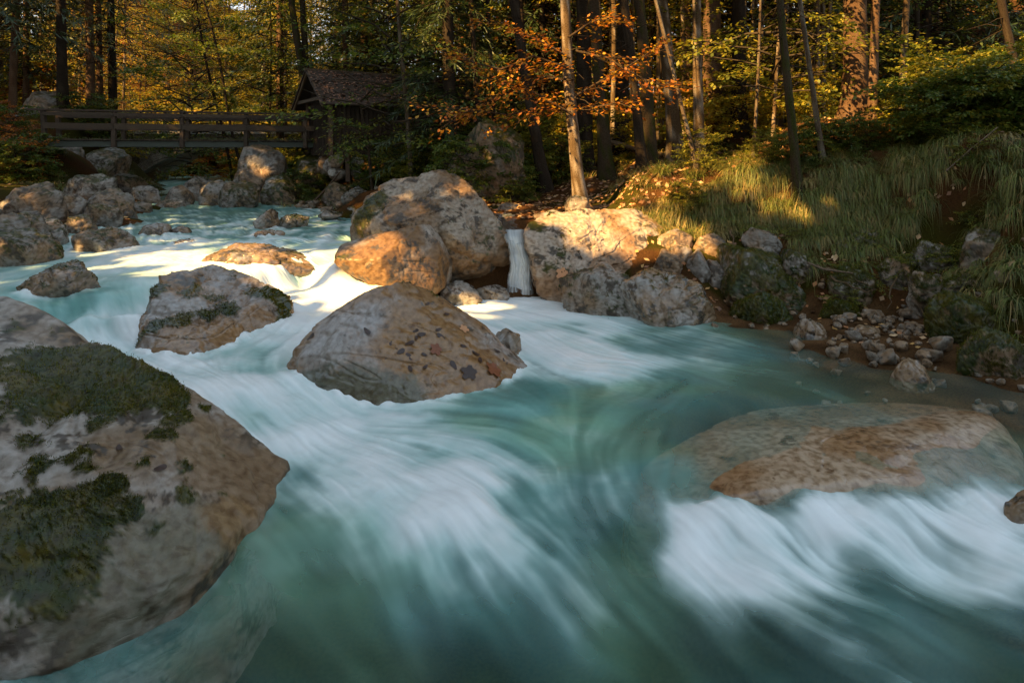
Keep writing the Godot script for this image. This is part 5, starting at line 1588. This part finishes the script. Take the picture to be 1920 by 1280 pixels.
func make_stone_bridge() -> void:
	var d := 34.0
	var cx := at(405, 0, d).x
	var t := thing("stone_bridge", "stone arch bridge with railing seen beneath the wooden footbridge", "bridge", Vector3(cx, 0, -d))
	var half := 3.66
	var radius := 6.06
	var cy := 2.914 - radius
	var thick := 0.42
	var top := 3.62
	var stone := func() -> Color: return Color(0.34, 0.3, 0.26) * rng.randf_range(0.7, 1.25)
	var arch := group_part("arch", t)
	var fence := group_part("railing", t)
	var n := 30
	var a1 := asin(half / radius)
	for k in n:
		var u0 := lerpf(-a1, a1, (k + 0.04) / n)
		var u1 := lerpf(-a1, a1, (k + 0.96) / n)
		var b := Build.new()
		var r0 := radius
		var r1 := radius + thick * rng.randf_range(0.9, 1.08)
		var um := (u0 + u1) * 0.5
		var mid := Vector3(sin(um), cos(um), 0)
		b.box(mid * (r0 + r1) * 0.5 + Vector3(0, cy, -0.22), Vector3(cos(um), -sin(um), 0) * (u1 - u0) * radius * 0.5, mid * (r1 - r0) * 0.5, Vector3(0, 0, 0.25 + rng.randf_range(0, 0.03)), stone.call())
		part("arch_stone", b.mesh(), mats.limestone, arch)
	var v := Build.new()
	var w := Build.new()
	for k in n:
		var u0 := lerpf(-a1, a1, float(k) / n)
		var u1 := lerpf(-a1, a1, float(k + 1) / n)
		var p0 := Vector3(sin(u0) * radius, cy + cos(u0) * radius, 0)
		var p1 := Vector3(sin(u1) * radius, cy + cos(u1) * radius, 0)
		var i := v.v.size()
		for p in [p0, p1, p1 + Vector3(0, 0, -3), p0 + Vector3(0, 0, -3)]:
			v.v.append(p + Vector3(0, 0.02, -0.45)); v.n.append(-Vector3(sin(u0), cos(u0), 0)); v.c.append(Color(0.42, 0.29, 0.19))
		v.ix.append_array(PackedInt32Array([i, i + 1, i + 2, i, i + 2, i + 3]))
		var q0 := Vector3(sin(u0) * (radius + 0.3), cy + cos(u0) * (radius + 0.3), -0.1)
		var q1 := Vector3(sin(u1) * (radius + 0.3), cy + cos(u1) * (radius + 0.3), -0.1)
		i = w.v.size()
		for p in [q0, q1, Vector3(q1.x, top, -0.1), Vector3(q0.x, top, -0.1)]:
			w.v.append(p); w.n.append(Vector3(0, 0, 1)); w.c.append(Color(0.26, 0.22, 0.18))
		w.ix.append_array(PackedInt32Array([i, i + 2, i + 1, i, i + 3, i + 2]))
	part("vault", v.mesh(), mats.limestone, arch)
	w.box(Vector3(-half - 3.2, top - 1.5, -1.6), Vector3(3.0, 0, 0), Vector3(0, 1.5, 0), Vector3(0, 0, 1.5), Color(0.16, 0.13, 0.1))
	w.box(Vector3(half + 3.2, top - 1.5, -1.6), Vector3(3.0, 0, 0), Vector3(0, 1.5, 0), Vector3(0, 0, 1.5), Color(0.16, 0.13, 0.1))
	part("spandrel", w.mesh(), mats.limestone, t)
	plank(t, "deck_slab", Vector3(-10, top + 0.07, -1.55), Vector3(10, top + 0.07, -1.55), 3.4, 0.14, Color(0.45, 0.43, 0.4), mats.limestone)
	for k in 15: plank(fence, "railing_post", Vector3(-9.1 + k * 1.3, top + 0.1, -0.1), Vector3(-9.1 + k * 1.3, top + 0.66, -0.1), 0.09, 0.09, Color(0.13, 0.1, 0.075), mats.plank_wood)
	for h in [0.4, 0.68]: plank(fence, "rail", Vector3(-9.6, top + h, -0.05), Vector3(9.6, top + h, -0.05), 0.1, 0.13, Color(0.24, 0.2, 0.16), mats.weathered_wood)

func make_hut() -> void:
	var ux := Vector3(0.85, 0, -0.53)
	var uz := Vector3(0.53, 0, 0.85)
	var o := Vector3(at(622, 0, 22).x, 2.6, -22.0)      # near corner of gable and long wall
	var t := thing("wooden_hut", "small dark timber hut with a leaf-strewn gable roof on stone footings", "hut", o)
	var wall := group_part("wall", t)
	var gable := group_part("gable", t)
	var roof := group_part("roof", t)
	var footing := group_part("footing", t)
	var wide := 2.6
	var long := 4.5
	var eave := 1.85
	var ridge := 2.75
	var wood := func() -> Color: return Color(0.1, 0.072, 0.052) * rng.randf_range(0.65, 1.2)
	var n := 30
	for k in n:
		var x := long * (k + 0.5) / n
		plank(wall, "wall_board", ux * x + Vector3(0, rng.randf_range(-0.06, 0.0), 0), ux * x + Vector3(0, eave, 0), 0.03, long / n * 0.93, wood.call(), mats.plank_wood)
	n = 18
	for k in n:
		var z := wide * (k + 0.5) / n
		var f := 1.0 - absf(z / wide * 2.0 - 1.0)
		plank(gable, "gable_board", -uz * z + Vector3(0, rng.randf_range(-0.06, 0), 0), -uz * z + Vector3(0, eave + (ridge - eave) * f - 0.05, 0), wide / n * 0.93, 0.03, wood.call() * 0.8, mats.plank_wood)
	for p in [Vector3.ZERO, -uz * wide, ux * long]: plank(t, "corner_post", p + Vector3(0, -0.02, 0) - ux * 0.03 + uz * 0.03, p + Vector3(0, eave, 0) - ux * 0.03 + uz * 0.03, 0.14, 0.14, Color(0.17, 0.12, 0.08), mats.plank_wood)
	var b := Build.new()
	b.box(ux * long * 0.5 - uz * wide * 0.5 + Vector3(0, eave * 0.5, 0), ux * (long * 0.5 - 0.04), Vector3(0, eave * 0.5, 0), uz * (wide * 0.5 - 0.04), Color(0.1, 0.072, 0.052))
	part("inner_wall", b.mesh(), mats.plank_wood, wall)
	var mid := -uz * wide * 0.5 + Vector3(0, ridge, 0)
	for s: float in [1.0, -1.0]:
		var slope: Vector3 = uz * s * (wide * 0.5 + 0.45) + Vector3(0, -(ridge - eave) * (wide * 0.5 + 0.45) / (wide * 0.5), 0)
		var up: Vector3 = ux.cross(slope).normalized()
		if up.y < 0: up = -up
		var rows := 6
		for k in rows:
			var rb := Build.new()
			var c: Vector3 = mid + ux * (long * 0.5) + slope * (k + 0.5) / rows + up * (0.035 + 0.012 * (k % 2))
			rb.box(c, ux * (long * 0.5 + 0.5), up * 0.02 * (1.0 if ux.cross(up).dot(slope) > 0 else 1.0), ux.cross(up).normalized() * slope.length() / rows * 0.54, Color(0.09, 0.065, 0.05) * rng.randf_range(0.8, 1.2))
			part("roof_board", rb.mesh(), mats.weathered_wood, roof)
		plank(roof, "rafter", mid - ux * 0.42, mid - ux * 0.42 + slope, 0.06, 0.13, Color(0.24, 0.18, 0.11), mats.weathered_wood)
	plank(t, "tie_beam", -ux * 0.36 + uz * 0.4 + Vector3(0, eave - 0.06, 0), -ux * 0.36 - uz * (wide + 0.4) + Vector3(0, eave - 0.06, 0), 0.08, 0.1, Color(0.13, 0.1, 0.07), mats.weathered_wood)
	plank(roof, "ridge_beam", mid - ux * 0.5 + Vector3(0, 0.06, 0), mid + ux * (long + 0.5) + Vector3(0, 0.06, 0), 0.12, 0.08, Color(0.17, 0.14, 0.1), mats.weathered_wood)
	for k in 7:
		var p: Vector3 = o + ux * (0.15 + 0.62 * (k % 4)) + uz * 0.05 + Vector3(0, -0.22 - 0.42 * int(k / 4), 0)
		var pts := []
		for e in 14: pts.append(p + rvec().normalized() * Vector3(0.36, 0.26, 0.3) - o)
		var r := rock_of(pts, {"moss": -0.7, "warm": -0.2, "pale": Color(0.46, 0.44, 0.4)})
		var m := part("footing_stone", null, mats.limestone, footing)
		rock_later(r, 12, m)
	for k in 6:
		var p: Vector3 = -uz * (0.3 + 0.5 * k) + ux * 0.1 + Vector3(0, -0.35, 0)
		var pts := []
		for e in 14: pts.append(p + rvec().normalized() * Vector3(0.33, 0.4, 0.3))
		var m := part("footing_stone", null, mats.limestone, footing)
		rock_later(rock_of(pts, {"moss": -0.5, "warm": -0.1}), 10, m)
	plank(t, "brace_post", ux * 0.42 + uz * 0.35 + Vector3(0, -0.85, 0), ux * 0.42 + uz * 0.3 + Vector3(0, 0.05, 0), 0.16, 0.14, Color(0.16, 0.11, 0.08), mats.plank_wood)
	# leaves lying on the roof
	var lb := Build.new()
	for k in 1500:
		var f := rng.randf()
		var slope: Vector3 = uz * (wide * 0.5 + 0.45) + Vector3(0, -(ridge - eave) * (wide * 0.5 + 0.45) / (wide * 0.5), 0)
		var p: Vector3 = mid + ux * rng.randf_range(-0.45, long + 0.4) + slope * f + Vector3(0, 0.09, 0)
		var d := (ux * rng.randf_range(-1, 1) + slope.normalized() * rng.randf_range(-1, 1)).normalized()
		lb.leaf(p, d * 0.11, d.cross(Vector3.UP + rvec() * 0.3).normalized() * 0.035, pick([Color(0.2, 0.085, 0.045), Color(0.13, 0.07, 0.045), Color(0.27, 0.14, 0.08)]))
	tag(part("roof_leaves", lb.mesh(), mats.dry_leaf, roof), "", "", "", "stuff")

func make_waterfall() -> void:
	var b := Build.new()
	var line := make_noise(77, 1.0, 3)
	# lip x, foot x, half width at lip and foot, top y, foot y, distance
	for q in [[964, 975, 25, 26, 430, 563, 12.1], [974, 986, 12, 14, 446, 561, 12.0], [955, 962, 9, 13, 440, 562, 12.03]]:
		var rows := 60
		var cols := 26
		var k := b.v.size()
		for j in rows + 1:
			var f := float(j) / rows
			var py := lerpf(q[4], q[5], f)
			var mid := lerpf(q[0], q[1], smoothstep(0.0, 0.45, f)) + 3.0 * line.get_noise_2d(f * 2.5, q[0])
			var half: float = lerpf(q[2], q[2] * 0.7, smoothstep(0.0, 0.25, f)) + (q[3] - q[2] * 0.7) * smoothstep(0.25, 1.0, f) + 4.0 * line.get_noise_2d(f * 4.0 + 9.0, q[0])
			var d: float = q[6] + 0.3 * (1.0 - smoothstep(0.0, 0.12, f)) - 0.12 * f - 0.07 * smoothstep(0.3, 0.4, f + 0.1 * line.get_noise_2d(q[0], 3.0)) + 0.03 * line.get_noise_2d(f * 6.0, 20.0)
			for i in cols + 1:
				var u := 2.0 * i / cols - 1.0
				var s := 0.8 * line.get_noise_2d(u * 1.8 + q[0], f * 1.1) + 0.35 * line.get_noise_2d(u * 5.0 + q[0], f * 1.4)
				b.v.append(at(mid + u * half, py, d) + Vector3(0, 0, 0.05 * (1.0 - u * u) + 0.02 * s))
				b.n.append(Vector3(u * 0.4, 0.3, 1).normalized())
				var col := Color(0.4, 0.5, 0.55).lerp(Color(0.84, 0.89, 0.9), clampf(0.55 + 0.45 * s + 0.3 * f, 0, 1))
				col.a = clampf((0.9 + 0.4 * s if q[2] > 20 else 0.42 + 0.6 * s) * (1.0 - pow(absf(u), 2.2)), 0.0, 0.93)
				b.c.append(col)
		for j in rows:
			for i in cols:
				var a := k + j * (cols + 1) + i
				var e := a + cols + 1
				b.ix.append_array(PackedInt32Array([a, a + 1, e, a + 1, e + 1, e]))
	single("waterfall", b.mesh(), mats.water, "thin white waterfall dropping between the ledge and the largest boulder", "waterfall", "", "structure")
	# the rill that feeds it
	var r := Build.new()
	for j in 25:
		var f := j / 24.0
		var p := at(lerpf(958, 930, f), 0, lerpf(12.38, 13.4, f))
		var h := lerpf(at(958, 430, 12.38).y, ground(p.x, p.z) + 0.05, smoothstep(0.0, 0.3, f))
		for i in 9:
			var u := i / 4.0 - 1.0
			var s := line.get_noise_2d(u * 4.0, f * 6.0)
			r.v.append(Vector3(p.x + u * 0.24 * (1.0 + 0.4 * s), h + 0.01 * s, p.z + 0.1 * s))
			r.n.append(Vector3.UP)
			r.c.append(Color(0.12, 0.13, 0.11, 0.3).lerp(Color(0.5, 0.55, 0.56, 0.6), clampf(0.1 + s, 0, 1)))
	for j in 24:
		for i in 8:
			var a := j * 9 + i
			r.ix.append_array(PackedInt32Array([a, a + 9, a + 1, a + 1, a + 9, a + 10]))
	single("rill_water", r.mesh(), mats.water, "shallow rill running to the lip of the thin waterfall", "water", "", "structure")

# ------------------------------------------------------------------ the scene

func setup_view() -> void:
	var cam := Camera3D.new()
	cam.name = "camera"
	add_child(cam)
	cam.position = Vector3(0, EYE, 0)
	cam.set_frustum(0.1 * 1280.0 / FOCAL, Vector2(0, -0.1 * (640.0 - HORIZON) / FOCAL), 0.1, 400.0)
	cam.current = true
	var env := Environment.new()
	env.background_mode = Environment.BG_SKY
	var sky := Sky.new()
	var sm := ProceduralSkyMaterial.new()
	sm.sky_top_color = Color(0.66, 0.73, 0.8)
	sm.sky_horizon_color = Color(0.86, 0.88, 0.89)
	sm.sky_curve = 0.2
	sm.ground_bottom_color = Color(0.1, 0.1, 0.08)
	sm.ground_horizon_color = Color(0.4, 0.4, 0.36)
	sky.sky_material = sm
	env.sky = sky
	env.background_energy_multiplier = 0.54
	env.tonemap_mode = Environment.TONE_MAPPER_LINEAR
	env.tonemap_exposure = 4.1
	env.sdfgi_enabled = true
	env.ssao_enabled = true
	env.ssil_enabled = true
	var we := WorldEnvironment.new()
	we.name = "world"
	we.environment = env
	add_child(we)
	var sun := DirectionalLight3D.new()
	sun.name = "sun"
	add_child(sun)
	sun.look_at_from_position(Vector3.ZERO, SUN_DIR, Vector3.UP)
	sun.light_energy = 1.6
	sun.light_color = Color(1.0, 0.8, 0.5)
	sun.light_angular_distance = 0.5
	sun.shadow_enabled = true

func _ready() -> void:
	rng.seed = 7
	setup_view()
	make_materials()
	ground_grid()
	make_ground()
	water_grids()
	make_boulders()
	make_water()
	make_waterfall()
	make_footbridge()
	make_stone_bridge()
	make_hut()
	make_forest()
	make_special_trees()
	make_roots()
	make_shade_trees()
	make_shrubs()
	make_grass()
	make_fallen_leaves()
	make_moss()
	run_jobs()
